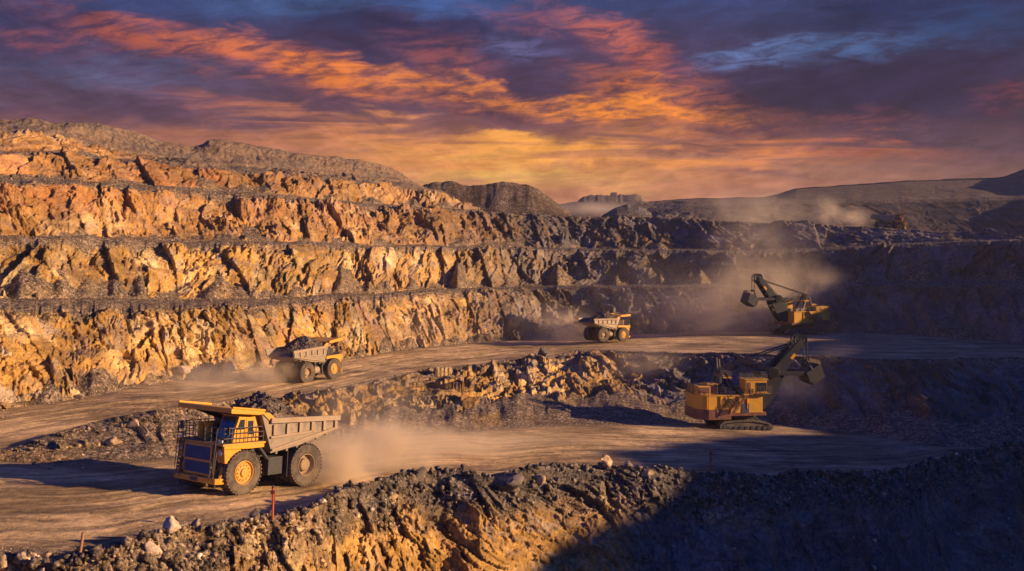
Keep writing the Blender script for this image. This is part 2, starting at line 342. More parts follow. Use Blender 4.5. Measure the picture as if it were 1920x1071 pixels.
def face_seg(A, B, rows, seed, amp=1.0, talus=1.5, pal='ochre', cap=.1, shear=.35, fs=1.0, knee=None, calm=.45):
    """rock face from toe A to crest B: displaced along its normal, with a talus apron"""
    t = np.linspace(0, 1, rows)[:, None]
    P = A[None]*(1-t[..., None]) + B[None]*t[..., None]
    if knee is not None:        # broad talus apron below, steep rock above
        kt, kh = knee; th = np.where(t < kt, kh*(t/kt)**.9, kh + (1-kh)*(t-kt)/(1-kt))
        th = th + .05*fbm(arclen(A)[None]/9, t*0, seed+9, 3)*np.sin(math.pi*np.clip(t, 0, 1)); P[..., :2] = (A[None]*(1-th[..., None]) + B[None]*th[..., None])[..., :2]
    D = B-A; hz = np.hypot(D[:,0], D[:,1]); H = D[:,2]
    if knee is not None: hz = hz*(1-knee[1])/(1-knee[0])*.8
    # outward normal (towards the pit), tilted up for shallow slopes
    ox = -D[:,0]/np.maximum(hz, 1e-3); oy = -D[:,1]/np.maximum(hz, 1e-3); ln = np.sqrt(hz**2+H**2)
    nx, ny, nz = ox*H/ln, oy*H/ln, hz/ln
    S = np.broadcast_to(arclen((A+B)/2)[None], (rows, NU)).astype(np.float32)
    V = (t*ln[None]).astype(np.float32); Hh = np.maximum(ln[None], .5)
    wx = fbm(S/9/fs, V/7/fs, seed+1, 3)*2.2*fs; wy = fbm(S/9/fs+40, V/7/fs, seed+2, 3)*1.6*fs
    sh = shear + .5*fbm(S/30, V/30, seed+4, 2)
    x = (S+wx+sh*V)/fs; y = (V+wy)/fs
    c1, r1, e1 = cells(x/3.7, y/6.5, seed+10, 2.3)
    c2, r2, e2 = cells((x+.25*y)/1.8, y/3.1, seed+20, 2.1)
    c3, r3, e3 = cells(x/.75, (y-.2*x)/1.15, seed+30, 1.9)
    c4, r4, e4 = cells(x/.33, y/.42, seed+40, 1.6)
    led = (y + .9*fbm(x/7, y/3, seed+8, 3) + .25*x*0)/2.9; led = led - np.floor(led)
    patch = sstep(-.25, .35, fbm(S/16, V/9, seed+50, 3))         # slabby, smoother rock against shattered rock
    rough = .35+.65*patch
    big = fbm(S/17, V/22, seed+3, 3)*2.6 + (0 if pal == 'front' else 1.0)*cells((S+.35*V)/9.5, V/30, seed+12, 1.6)[0]
    if knee is not None or pal == 'front': big = big*(.5 if knee is not None else .62)
    big = big + 1.1*fbm(x/6.5, y/13, seed+7, 3)*fs*(.4+.6*patch)
    gul = ridged((x+.6*y)/4.2, y/9, seed+5, 4); gul2 = ridged((x-.3*y)/1.3, y/2.6, seed+6, 4)
    disp = amp*(big + fs*(.70*c1*(.5+.5*patch) + .52*c2*rough + .32*c3*rough + .13*c4*rough + .55*(1-led)*(1-patch*.7)
                + .30*gul*(.4+.6*patch) + .12*gul2*rough - .30*np.exp(-(e2/.06)**2)*patch))
    disp = (disp - .35*amp)*(1-calm*sstep(1050, 1450, np.broadcast_to(uu[None], S.shape)))*1.12
    # rounded, retreating top
    disp = disp*(.45+.55*sstep(0, .12, 1-t)) - .9*amp*sstep(.85, 1, t)**2
    # talus apron and cones
    cone = np.clip(fbm(S/10, S*0, seed+60, 3)+.10, 0, .8)*2.2
    T = talus*(.4+1.5*cone) + .25*fbm(S/1.5, V*0, seed+61, 2)
    tal = (T - V*np.minimum(1, (H/ln))[None])*1.25 + .10*fbm(S*1.4, V*1.4, seed+62, 3) + .06*c4
    hn = np.clip(H/ln, .25, 1)[None]; tal = tal*hn; base = talus*.9*(1-t)*hn
    disp = disp - base; tal = tal - base
    if knee is not None:
        ap = 1-sstep(-.04, .03, t - knee[0]*(.95 + .9*fbm(S/7, S*0, seed+64, 3) + .25*fbm(S/2, V/2, seed+65, 3)))
        tal = .12*fbm(S*1.1, V*1.1, seed+62, 3) + .9*fbm(S/6, V/14, seed+63, 3) + .35; lf = (1-sstep(360, 620, np.broadcast_to(uu[None], S.shape))); disp = disp*(1-.75*ap)*(1-.72*lf) - .2*ap + lf*(.25*fbm(S/2.2, V/1.6, seed+66, 4) + .12*c3); tal = np.where((ap > .5) | (lf > .55 + .35*fbm(S/3, V/2, seed+67, 3)), np.maximum(tal*np.minimum(ap*2, 1), disp), -9)
    loose = (tal > disp) if knee is None else (tal >= disp)
    dd = np.maximum(disp, tal)
    edge = sstep(1-cap-.10, 1-cap+.04, t + .16*fbm(S/3.1, V/2.2, seed+70, 3))
    lo = np.maximum(loose.astype(np.float32), edge*(.55+.45*sstep(-.3,.2,fbm(S/4,V/4,seed+71,3))))
    P = P.copy()
    P[...,0] += dd*nx; P[...,1] += dd*ny; P[...,2] += dd*nz*.8*sstep(0, .10, t)
    # face colour, turning grey and darker towards the right
    f1 = fbm(S/13, V/8, seed+80, 4); f2 = fbm(S/5+.3*V, V/9, seed+81, 4)
    pxg = np.broadcast_to(uu[None], S.shape)
    c = mixc(np.broadcast_to(OCHRE, (*S.shape, 3)), CREAM, sstep(-.1, .45, .7*f1+.55*(r1-.5)+.5*(r2-.5)+.25*(r3-.5)))
    c = mixc(c, TAN, sstep(.05, .5, .7*f2+.7*(r2-.5)+.3*(r3-.5)))
    c = mixc(c, GREY, .75*sstep(.1, .4, fbm(S/7, V/3, seed+82, 4)+.6*(r3-.5)+.3*(r2-.5)))
    if pal == 'red':
        c = mixc(c, RUST, np.clip(.9*np.exp(-((pxg-370)/150)**2) + .55*np.exp(-((pxg-40)/110)**2), 0, 1)*sstep(-.35, .2, f1+.4*(r1-.5)))
    if pal == 'pink':
        c = mixc(c, np.array((.42,.25,.19)), .7*sstep(0, .4, f2)*sstep(380, 560, pxg))
    band = sstep(.08, .3, fbm(S/34, (V + .25*S*0 + 1.2*fbm(S/12, V/9, seed+87, 3))/1.7, seed+88, 3)); c = mixc(c, np.array((.17,.105,.06)), .6*band*(.15 if pal == 'front' else 1))
    if pal == 'front': c = mixc(c, OCHRE*1.15, .75*np.exp(-((pxg-800)/260)**2)*sstep(-.3, .2, f1+.4*(r1-.5)))
    if pal == 'pink': c = mixc(c, RUST*.9, .55*np.clip(np.exp(-((pxg-60)/220)**2), 0, 1)*sstep(.35, .8, t)*(seed == 500))
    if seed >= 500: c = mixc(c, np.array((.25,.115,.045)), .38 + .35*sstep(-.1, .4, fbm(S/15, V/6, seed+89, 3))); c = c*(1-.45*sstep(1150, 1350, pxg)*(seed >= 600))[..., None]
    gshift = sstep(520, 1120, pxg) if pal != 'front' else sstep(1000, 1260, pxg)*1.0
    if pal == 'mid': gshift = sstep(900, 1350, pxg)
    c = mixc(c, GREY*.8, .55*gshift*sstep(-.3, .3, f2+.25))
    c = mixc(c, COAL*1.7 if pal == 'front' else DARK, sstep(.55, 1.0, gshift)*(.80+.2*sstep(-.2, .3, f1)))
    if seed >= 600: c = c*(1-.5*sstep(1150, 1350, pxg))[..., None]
    c = c*(.78+.44*r2[..., None])*(.88+.24*r3[..., None])*(.72+.5*sstep(-.35, .3, fbm(S/24, V/20, seed+85, 3)))[..., None]
    c = mixc(c, np.array((.21,.12,.06)), .65*sstep(.05, .4, fbm((S+.4*V)/2.2, V/11, seed+86, 4)))
    lc = LOOSE*(.75+.5*rnd((S*7).astype(np.int64), (V*7).astype(np.int64), 5)[..., None])
    lc = mixc(lc, TAN*.72, .6*sstep(-.1, .4, fbm(S/8, V/5, seed+90, 3))*(1-.85*gshift))
    c = mixc(c, lc, lo)
    return P, c, lo, dd, (nx, ny, nz)

def flat_seg(A, B, rows, seed, kind, d0=None, n0=None, d1=None, n1=None, bump=.25, gs=(650,1200)):
    """bench, road or floor between two edges; edges follow the displaced faces they join"""
    t = np.linspace(0, 1, rows)[:, None]
    P = (A[None]*(1-t[..., None]) + B[None]*t[..., None]).copy()
    wid = np.hypot(*(B-A)[:, :2].T)[None]
    S = np.broadcast_to(arclen((A+B)/2)[None], (rows, NU)).astype(np.float32); V = (t*wid).astype(np.float32)
    if d0 is not None: P += ((1-t)**3)[..., None]*(d0-A)[None]
    if d1 is not None: P += (t**3)[..., None]*(d1-B)[None]
    env = np.sqrt(np.clip(4*t*(1-t), 0, 1))
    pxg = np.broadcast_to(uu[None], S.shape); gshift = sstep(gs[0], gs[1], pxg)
    f = fbm(S/9, V/5, seed, 4)
    rut = np.zeros(S.shape, np.float32)
    if kind == 'road':
        for v0 in (2.5, 6.0, 8.2, 11.4, 13.0, 16.4, 19.5, 22.8, 27, 30.2):
            rut = np.maximum(rut, np.exp(-((V - v0 - 1.6*fbm(S/38, S*0+v0, seed+20, 2) - .15*fbm(S/3, S*0+v0, seed+21, 2))/.38)**2)*sstep(-.25, .2, fbm(S/30, S*0+v0*3, seed+22, 2)))
        P[..., 2] -= .10*rut*env
        edge = np.maximum(np.exp(-V/1.6), np.exp(-(wid-V)/2.2))
        P[..., 2] += env*(.16*fbm(S/16, V/2.2, seed+1, 4) + .05*fbm(S/2, V/1.1, seed+2, 3)) + edge*env*.25*np.maximum(0, fbm(S/1.3, V/1.3, seed+3, 3))
        c = mixc(np.broadcast_to(ROADC, (*S.shape, 3)), LOOSE*1.6, .6*sstep(0, .45, fbm(S/20, V/3.2, seed+4, 4)) )
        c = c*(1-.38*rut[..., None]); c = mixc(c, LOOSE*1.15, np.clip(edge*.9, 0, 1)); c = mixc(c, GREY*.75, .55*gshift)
        lo = np.clip(edge, 0, 1)
    else:
        P[..., 2] += env*bump*(1.2*fbm(S/5, V/3, seed+1, 4) + .5*np.maximum(0, ridged(S/2.1, V/2.1, seed+2, 3)))
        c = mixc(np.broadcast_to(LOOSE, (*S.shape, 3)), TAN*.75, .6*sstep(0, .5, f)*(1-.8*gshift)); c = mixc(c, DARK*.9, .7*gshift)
        c = c*(.8+.4*rnd((S*6).astype(np.int64), (V*6).astype(np.int64), 9)[..., None]); lo = np.ones(S.shape, np.float32)
    return P, c, lo

def slope_seg(A, B, rows, seed, amp, colr, d0=None, n0=None):
    t = np.linspace(0, 1, rows)[:, None]
    P = (A[None]*(1-t[..., None]) + B[None]*t[..., None]).copy()
    S = np.broadcast_to(arclen((A+B)/2)[None], (rows, NU)).astype(np.float32); V = (t*np.linalg.norm(B-A, axis=1)[None]).astype(np.float32)
    env = (np.sqrt(np.clip(4*t*(1-t), 0, 1))*.8 + .2*t)*(1-.7*sstep(950, 1300, uu))[None]
    P[..., 2] += amp*env*(1.0*fbm(S/13+.25*V/8, V/14, seed, 4) + .25*ridged(S/2.6, V/9, seed+1, 3)) + .10*amp*fbm(S/1.2, V/1.2, seed+2, 3)*env
    rt = sstep(1150, 1350, uu)[None]; P[..., 2] += rt*env*(1.5*ridged(S/45, V/11, seed+11, 3)*.6 + .5*fbm(S/6, V/5, seed+12, 3))*.6/np.maximum(.3, 1-.7*rt)*.3*3
    if seed == 710:                                          # tipped heaps, steep on their left flank
        for p0, wd, hh in ((112, 230, 1.3), (368, 210, 1.7), (545, 130, .7), (655, 110, .9), (30, 70, .7)):
            P[..., 2] += hh*(sstep(p0-14, p0+26, uu)*(1-sstep(p0+40, p0+wd, uu)))[None]*sstep(.25, .8, t)*(1+.12*fbm(S/3, V/6, p0, 3))
    pxg = np.broadcast_to(uu[None], S.shape)
    c = mixc(np.broadcast_to(colr, (*S.shape, 3)), LOOSE, sstep(-.1, .35, fbm(S/12, V/9, seed+4, 4)))
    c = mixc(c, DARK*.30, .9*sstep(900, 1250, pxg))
    c = c*(.8+.4*rnd((S*4).astype(np.int64), (V*4).astype(np.int64), 9)[..., None])
    return P, c, np.ones(S.shape, np.float32)

SCATTER = []     # (P, weight, normal-up) to drop rubble on
def grid_obj(name, parts, mat, flow=None, label=None):
    """stack segments (rows share their boundary row) into one sheet"""
    Ps, Cs = [], []
    for i, (P, c, l_) in enumerate(parts):
        c = np.concatenate([np.clip(c, .01, .9), np.broadcast_to(l_, c.shape[:2])[..., None]], -1)
        Ps.append(P if i == 0 else P[1:]); Cs.append(c if i == 0 else c[1:])
    P = np.concatenate(Ps); C = np.concatenate(Cs); r = P.shape[0]
    idx = np.arange(r*NU).reshape(r, NU)
    f = np.stack([idx[:-1,:-1], idx[:-1,1:], idx[1:,1:], idx[1:,:-1]], -1).reshape(-1, 4)
    o = mesh_obj(name, P.reshape(-1, 3), f, mat, smooth=(flow is not None))
    a = o.data.attributes.new('rockcol', 'FLOAT_COLOR', 'POINT')
    a.data.foreach_set('color', C.astype(np.float32).ravel())
    if flow is not None:
        b = o.data.attributes.new('flow', 'FLOAT_VECTOR', 'POINT'); b.data.foreach_set('vector', flow.astype(np.float32).ravel())
    tag(o, label, None, None, 'structure')
    return o
def flow_of(A, B, rows):
    S = arclen((A+B)/2); wid = np.hypot(*(B-A)[:, :2].T); t = np.linspace(0, 1, rows)
    out = np.zeros((rows, NU, 3)); out[..., 0] = S[None]; out[..., 1] = t[:, None]*wid[None]; return out.reshape(-1, 3)

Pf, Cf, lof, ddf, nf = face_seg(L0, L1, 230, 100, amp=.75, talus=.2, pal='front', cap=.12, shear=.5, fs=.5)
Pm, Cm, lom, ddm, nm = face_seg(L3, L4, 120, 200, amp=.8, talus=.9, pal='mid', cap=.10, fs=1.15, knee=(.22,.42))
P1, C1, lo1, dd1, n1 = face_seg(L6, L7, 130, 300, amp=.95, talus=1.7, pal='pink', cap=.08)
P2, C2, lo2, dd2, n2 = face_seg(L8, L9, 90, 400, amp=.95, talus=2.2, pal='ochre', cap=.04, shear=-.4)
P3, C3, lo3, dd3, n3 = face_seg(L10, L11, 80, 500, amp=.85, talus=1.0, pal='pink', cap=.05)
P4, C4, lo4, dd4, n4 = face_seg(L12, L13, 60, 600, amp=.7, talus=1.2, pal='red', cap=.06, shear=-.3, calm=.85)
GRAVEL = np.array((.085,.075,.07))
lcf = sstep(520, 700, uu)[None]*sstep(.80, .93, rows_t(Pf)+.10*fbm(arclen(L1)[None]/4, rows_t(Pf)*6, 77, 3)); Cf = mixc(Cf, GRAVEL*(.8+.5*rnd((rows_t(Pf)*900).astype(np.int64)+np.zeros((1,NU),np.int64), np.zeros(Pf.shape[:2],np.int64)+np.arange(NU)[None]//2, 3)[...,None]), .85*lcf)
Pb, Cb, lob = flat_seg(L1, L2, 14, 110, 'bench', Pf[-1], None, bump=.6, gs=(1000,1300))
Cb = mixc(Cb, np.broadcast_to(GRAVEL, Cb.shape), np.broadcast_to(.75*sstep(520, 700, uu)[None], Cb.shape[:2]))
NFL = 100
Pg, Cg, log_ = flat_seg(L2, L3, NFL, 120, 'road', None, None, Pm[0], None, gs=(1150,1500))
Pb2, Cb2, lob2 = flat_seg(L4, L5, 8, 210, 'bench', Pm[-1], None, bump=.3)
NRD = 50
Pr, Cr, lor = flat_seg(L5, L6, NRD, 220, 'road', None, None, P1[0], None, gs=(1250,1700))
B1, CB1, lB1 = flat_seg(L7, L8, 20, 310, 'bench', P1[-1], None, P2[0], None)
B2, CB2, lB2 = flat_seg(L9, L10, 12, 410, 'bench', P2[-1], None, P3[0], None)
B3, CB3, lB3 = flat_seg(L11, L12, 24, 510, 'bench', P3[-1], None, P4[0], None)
P5, C5, lo5, dd5, n5 = face_seg(L14, L15, 46, 700, amp=.45, talus=1.0, pal='ochre', cap=.1, calm=.85)
B4, CB4, lB4 = flat_seg(L13, L14, 8, 610, 'bench', P4[-1], None, P5[0], None)
hillmix = np.array((.20,.135,.085))
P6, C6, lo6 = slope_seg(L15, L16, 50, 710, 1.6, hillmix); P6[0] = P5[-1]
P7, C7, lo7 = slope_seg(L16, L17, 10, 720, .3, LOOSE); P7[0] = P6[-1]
C5 = mixc(C5, LOOSE, np.broadcast_to(sstep(190, 330, uu)[None]*.8, C5.shape[:2]))
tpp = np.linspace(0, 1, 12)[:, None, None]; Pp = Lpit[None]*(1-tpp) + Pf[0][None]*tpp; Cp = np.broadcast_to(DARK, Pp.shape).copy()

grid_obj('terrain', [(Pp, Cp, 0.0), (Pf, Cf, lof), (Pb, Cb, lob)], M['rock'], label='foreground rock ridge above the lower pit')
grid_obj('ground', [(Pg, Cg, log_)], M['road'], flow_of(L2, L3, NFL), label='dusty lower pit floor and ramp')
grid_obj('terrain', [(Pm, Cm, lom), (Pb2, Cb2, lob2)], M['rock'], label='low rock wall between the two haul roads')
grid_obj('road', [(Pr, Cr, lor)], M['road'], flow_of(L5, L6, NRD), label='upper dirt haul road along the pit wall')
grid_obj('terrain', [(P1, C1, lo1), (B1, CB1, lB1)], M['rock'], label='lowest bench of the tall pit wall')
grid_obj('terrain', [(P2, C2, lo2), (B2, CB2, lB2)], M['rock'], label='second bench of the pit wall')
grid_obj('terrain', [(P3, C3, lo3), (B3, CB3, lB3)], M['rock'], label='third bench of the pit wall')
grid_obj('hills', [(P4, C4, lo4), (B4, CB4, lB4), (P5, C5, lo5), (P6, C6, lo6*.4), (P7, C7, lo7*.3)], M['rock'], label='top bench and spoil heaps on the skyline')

# lookups: ground point under a photo column at a depth, on a flat sheet
def on_sheet(P, X, Y):
    d = (P[..., 0]-X)**2 + (P[..., 1]-Y)**2; i = np.unravel_index(np.argmin(d), d.shape); return float(P[i][2])
def ground_z(X, Y):
    best = None
    for P in (Pg, Pr, B3, Pb, Pb2):
        d = (P[..., 0]-X)**2 + (P[..., 1]-Y)**2; i = np.unravel_index(np.argmin(d), d.shape)
        if best is None or d[i] < best[0]: best = (d[i], float(P[i][2]))
    return best[1]

# far mound on the plateau, far mesa, unseen right rim added and shaped to shade the pit, plain to the horizon
def bump_hill(name, pts, dn, df, zb, rows, seed, amp, col, step=2.0, label=None):
    p = np.array(pts, float); u = np.arange(p[0,0], p[-1,0]+.1, step); py = np.interp(u, p[:,0], p[:,1]); k = (u-CX)/FPX
    dm = (dn+df)/2; ztop = (HOR-py)/FPX*dm
    X = []; t = np.linspace(0, 1, rows)
    for ti in t:
        d = dn + (df-dn)*ti; e = min(1, 1.7*math.sin(math.pi*ti)**1.1)
        z = zb + (ztop-zb)*e
        X.append(np.stack([k*dm + (k*dm)*.0, np.full_like(u, d), z], 1))
    P = np.array(X); S = P[..., 0]; V = P[..., 1]
    P[..., 2] += amp*(fbm(S/9, V/9, seed, 4) + .35*ridged(S/4, V/9, seed+1, 4) + .35*fbm(S/3, V/3, seed+2, 3))*np.clip((P[..., 2]-zb)/4, 0, 1)
    r, n = P.shape[:2]; idx = np.arange(r*n).reshape(r, n)
    f = np.stack([idx[:-1,:-1], idx[:-1,1:], idx[1:,1:], idx[1:,:-1]], -1).reshape(-1, 4)
    o = mesh_obj(name, P.reshape(-1, 3), f, M['rock'])
    c = mixc(np.broadcast_to(col, (r, n, 3)), LOOSE, sstep(-.2, .3, fbm(S/7, V/7, seed+3, 4)))
    a = o.data.attributes.new('rockcol', 'FLOAT_COLOR', 'POINT'); a.data.foreach_set('color', np.concatenate([c.reshape(-1,3), np.ones((r*n,1))], 1).astype(np.float32).ravel())
    tag(o, label, None, None, 'structure'); return o
bump_hill('hills', [(765,400),(785,372),(800,356),(820,350),(850,349),(880,357),(915,356),(940,351),(970,352),(990,357),(1007,364),(1022,373),(1037,384),(1055,397),(1066,404)], 268, 318, 12.2, 60, 31, .9, np.array((.10,.07,.05)), 1.5, 'dark spoil mound on the plateau edge')
bump_hill('hills', [(1080,384),(1090,373),(1110,371),(1140,371),(1185,369),(1195,374),(1203,382)], 860, 960, 30, 24, 33, 2.0, np.array((.13,.10,.09)), 1.5, 'distant flat-topped hill under the building')
bump_hill('hills', [(1040,392),(1070,389),(1200,388),(1260,392)], 700, 1000, 10, 12, 35, 1.0, np.array((.15,.11,.09)), 4, 'low distant rise')
bump_hill('hills', [(1130,404),(1150,392),(1170,386),(1190,390),(1215,404)], 300, 330, 11, 20, 37, .5, DARK, 2, 'small dark heap on the plateau')
def rim():
    Y = np.arange(-260, 232, 1.0); Xo = np.array([0, 14, 30, 46, 60, 90, 160, 300], float)
    prof = np.array([-.35, .25, .62, .9, 1.0, .95, .8, .5])
    base = np.interp(Y, [-260, 0, 120, 200, 232], [120, 112, 118, 152, 176])
    top = np.interp(Y, [-260, 20, 34, 45, 56, 66, 78, 90, 96, 107, 114, 140, 152, 166, 200, 232], [26, 24.6, 25, 26, 26.9, 25.8, 23.5, 20, 16.2, 16.2, 21.5, 25, 24, 15.5, 14.5, 16]) + 1.3*fbm(Y/26, Y*0, 5, 4) + .9*fbm(Y/7, Y*0, 6, 3) + .8*fbm(Y/2.6, Y*0, 16, 3)*np.interp(Y, [-260, 190, 232], [1, 1, .5])  # crest raised and notched to place shadow edges and sunlit lanes
    P = np.zeros((len(Xo), len(Y), 3))
    for i, xo in enumerate(Xo):
        P[i, :, 0] = base+xo; P[i, :, 1] = Y; P[i, :, 2] = -16 + (top+16)*prof[i] + (1.2*fbm(Y/9, Y*0+xo, 8, 4) if 0 < i < 7 and i != 4 else 0)
    r, n = P.shape[:2]; idx = np.arange(r*n).reshape(r, n)
    f = np.stack([idx[:-1,:-1], idx[:-1,1:], idx[1:,1:], idx[1:,:-1]], -1).reshape(-1, 4)
    o = mesh_obj('hills', P.reshape(-1,3), f, M['rock'])
    a = o.data.attributes.new('rockcol', 'FLOAT_COLOR', 'POINT'); a.data.foreach_set('color', np.tile(np.array((*DARK, 1), np.float32), r*n))
    tag(o, 'unseen pit rim added right of the view to shade the pit', None, None, 'structure')
RIMZ = 20.5
rim()
def plain():
    # one sheet round the mine, out to the horizon, with the pit left open
    rr = [(np.array([-900, 420.]),), ]
    ang = np.linspace(0, 2*math.pi, 73)
    ring = lambda rx, ry, z: [(30+rx*math.cos(a), 160+ry*math.sin(a), z) for a in ang[:-1]]
    vs = ring(420, 470, 6) + ring(800, 800, 8) + ring(1500, 1500, 4); n = 72; fs = []
    for j in range(2):
        for k in range(n): fs.append((j*n+k, j*n+(k+1) % n, (j+1)*n+(k+1) % n, (j+1)*n+k))
    o = mesh_obj('ground', vs, fs, M['rock'])
    a = o.data.attributes.new('rockcol', 'FLOAT_COLOR', 'POINT'); a.data.foreach_set('color', np.tile(np.array((.10,.08,.07,1), np.float32), len(vs)))
    tag(o, 'plain around the mine', None, None, 'structure')
plain()
# ------------------------------------------------------------------ camera, sun, sky
cam = bpy.data.cameras.new('camera'); co = bpy.data.objects.new('camera', cam); COL.objects.link(co)
cam.sensor_width = 36; cam.lens = 36*FPX/1920; cam.shift_y = -(535.5-HOR)/1920; cam.clip_end = 30000; cam.clip_start = .5
co.location = (0, 0, CZ); co.rotation_euler = (R(90), 0, 0); sc.camera = co
SUN_EL, SUN_AZ = 14.5, 9.0      # from the right, a little behind the camera
sd = Vector((math.cos(R(SUN_AZ))*math.cos(R(SUN_EL)), -math.sin(R(SUN_AZ))*math.cos(R(SUN_EL)), math.sin(R(SUN_EL))))
sl = bpy.data.lights.new('sun', 'SUN'); so = bpy.data.objects.new('sun', sl); COL.objects.link(so)
sl.energy = 5.0; sl.angle = R(.5); sl.color = (1, .64, .31)
so.rotation_euler = sd.to_track_quat('Z', 'Y').to_euler(); so.location = (150, -30, 80)

w = bpy.data.worlds.new('World'); sc.world = w; w.use_nodes = True
t = NT.__new__(NT); t.t = w.node_tree; t.t.nodes.clear(); t.out = t.n('ShaderNodeOutputWorld')
dirv = t.n('ShaderNodeTexCoord').outputs['Generated']
sep = t.n('ShaderNodeSeparateXYZ'); t.l(dirv, sep.inputs[0]); X, Y, Z = sep.outputs
sky = t.n('ShaderNodeTexSky'); sky.sky_type = 'NISHITA'; sky.sun_disc = False; sky.sun_elevation = R(SUN_EL); sky.sun_rotation = R(90+SUN_AZ)
sky.altitude = 300; sky.air_density = 1.0; sky.dust_density = .6; sky.ozone_density = 3.0
bg1 = t.n('ShaderNodeBackground'); t.l(t.mix(1.0, sky.outputs[0], (.08,.42,1.6), 'MULTIPLY'), bg1.inputs[0]); bg1.inputs[1].default_value = .048
# the evening cloud deck: directions as slopes east/up over north
yc = t.math('MAXIMUM', Y, .25)
U = t.math('DIVIDE', X, yc); V = t.math('DIVIDE', Z, yc)       # U -.51..+.51, V .06..+.27 in view
# cloud-plane coordinates: streaks run away over the horizon
zz = t.math('ADD', t.math('MAXIMUM', V, 0), .06)
pu = t.math('DIVIDE', t.math('SUBTRACT', U, .05), zz); pv = t.math('DIVIDE', 1.0, zz)
cmb = t.n('ShaderNodeCombineXYZ'); t.l(pu, cmb.inputs[0]); t.l(t.math('MULTIPLY', pv, .30), cmb.inputs[1])
n1 = t.noise(cmb.outputs[0], .85, 8, .60, .7)
n2 = t.noise(cmb.outputs[0], 2.6, 8, .66, .5)
n4 = t.noise(cmb.outputs[0], 9.0, 8, .68, .8)
cm2 = t.n('ShaderNodeCombineXYZ'); t.l(t.math('MULTIPLY', U, 9), cm2.inputs[0]); t.l(t.math('MULTIPLY', V, 34), cm2.inputs[1])
n3 = t.noise(cm2.outputs[0], 1.3, 8, .62, .8)
nn = t.math('ADD', t.math('MULTIPLY', n1, .42), t.math('ADD', t.math('MULTIPLY', n2, .22), t.math('ADD', t.math('MULTIPLY', n3, .20), t.math('MULTIPLY', n4, .16))))   # ~.5 mean
def srgb(r, g, b): return tuple(((c/255)/12.92 if c/255 <= .04045 else ((c/255+.055)/1.055)**2.4) for c in (r, g, b))
rampn = t.n('ShaderNodeValToRGB'); cr = rampn.color_ramp; cr.interpolation = 'EASE'
pvx = lambda py: (HOR-py)/FPX
stops = [(pvx(500), (120,85,80)), (pvx(385), (178,115,92)), (pvx(330), (188,125,92)), (pvx(270), (150,95,82)), (pvx(190), (92,64,84)), (pvx(90), (66,58,92)), (pvx(0), (52,66,112)), (.60, (34,50,98)), (1.0, (24,40,84))]
while len(cr.elements) < len(stops): cr.elements.new(.5)
for e, (p, c) in zip(cr.elements, stops): e.position = p; e.color = (*srgb(*c), 1)
t.l(t.math('ADD', V, t.math('MULTIPLY', t.math('SUBTRACT', nn, .5), .10)), rampn.inputs[0])
col = rampn.outputs[0]
col = t.mix(t.ramp(U, .08, .56, 0, .72), col, (*srgb(34,36,72), 1))
uvv = t.n('ShaderNodeCombineXYZ')
t.l(t.math('ADD', U, t.math('MULTIPLY', t.math('SUBTRACT', n1, .5), .16)), uvv.inputs[0])
t.l(t.math('ADD', V, t.math('MULTIPLY', t.math('SUBTRACT', n3, .5), .07)), uvv.inputs[1])
cm3 = t.n('ShaderNodeCombineXYZ'); t.l(t.math('MULTIPLY', U, 5), cm3.inputs[0]); t.l(t.math('MULTIPLY', V, 80), cm3.inputs[1])
nh = t.noise(cm3.outputs[0], 1.0, 6, .6, 1.0)
cm4 = t.n('ShaderNodeCombineXYZ'); t.l(t.math('MULTIPLY', U, 27), cm4.inputs[0]); t.l(t.math('ADD', t.math('MULTIPLY', V, 112), t.math('MULTIPLY', U, -10)), cm4.inputs[1])
nr = t.noise(cm4.outputs[0], 1.0, 10, .68, .5)
TEX = {'h': t.ramp(nh, .40, .62), 'r': t.ramp(nr, .36, .60, .2, 1)}
def blob(col, px, py, rx, ry, rot, c, s, tex=None, nz=1.3, lo=1.5, hi=-.1):
    mp = t.n('ShaderNodeMapping'); mp.vector_type = 'TEXTURE'
    mp.inputs['Location'].default_value = ((px-CX)/FPX, (HOR-py)/FPX, 0); mp.inputs['Rotation'].default_value = (0, 0, R(-rot)); mp.inputs['Scale'].default_value = (rx/FPX, ry/FPX, 1)
    t.l(uvv.outputs[0], mp.inputs['Vector'])
    ln = t.n('ShaderNodeVectorMath', operation='LENGTH'); t.l(mp.outputs[0], ln.inputs[0])
    d = t.math('ADD', ln.outputs['Value'], t.math('MULTIPLY', t.math('SUBTRACT', nn, .5), nz*2.4))
    m = t.ramp(d, lo, hi, 0, s)
    if tex: m = t.math('MULTIPLY', m, TEX[tex])
    return t.mix(m, col, (*srgb(*c), 1))
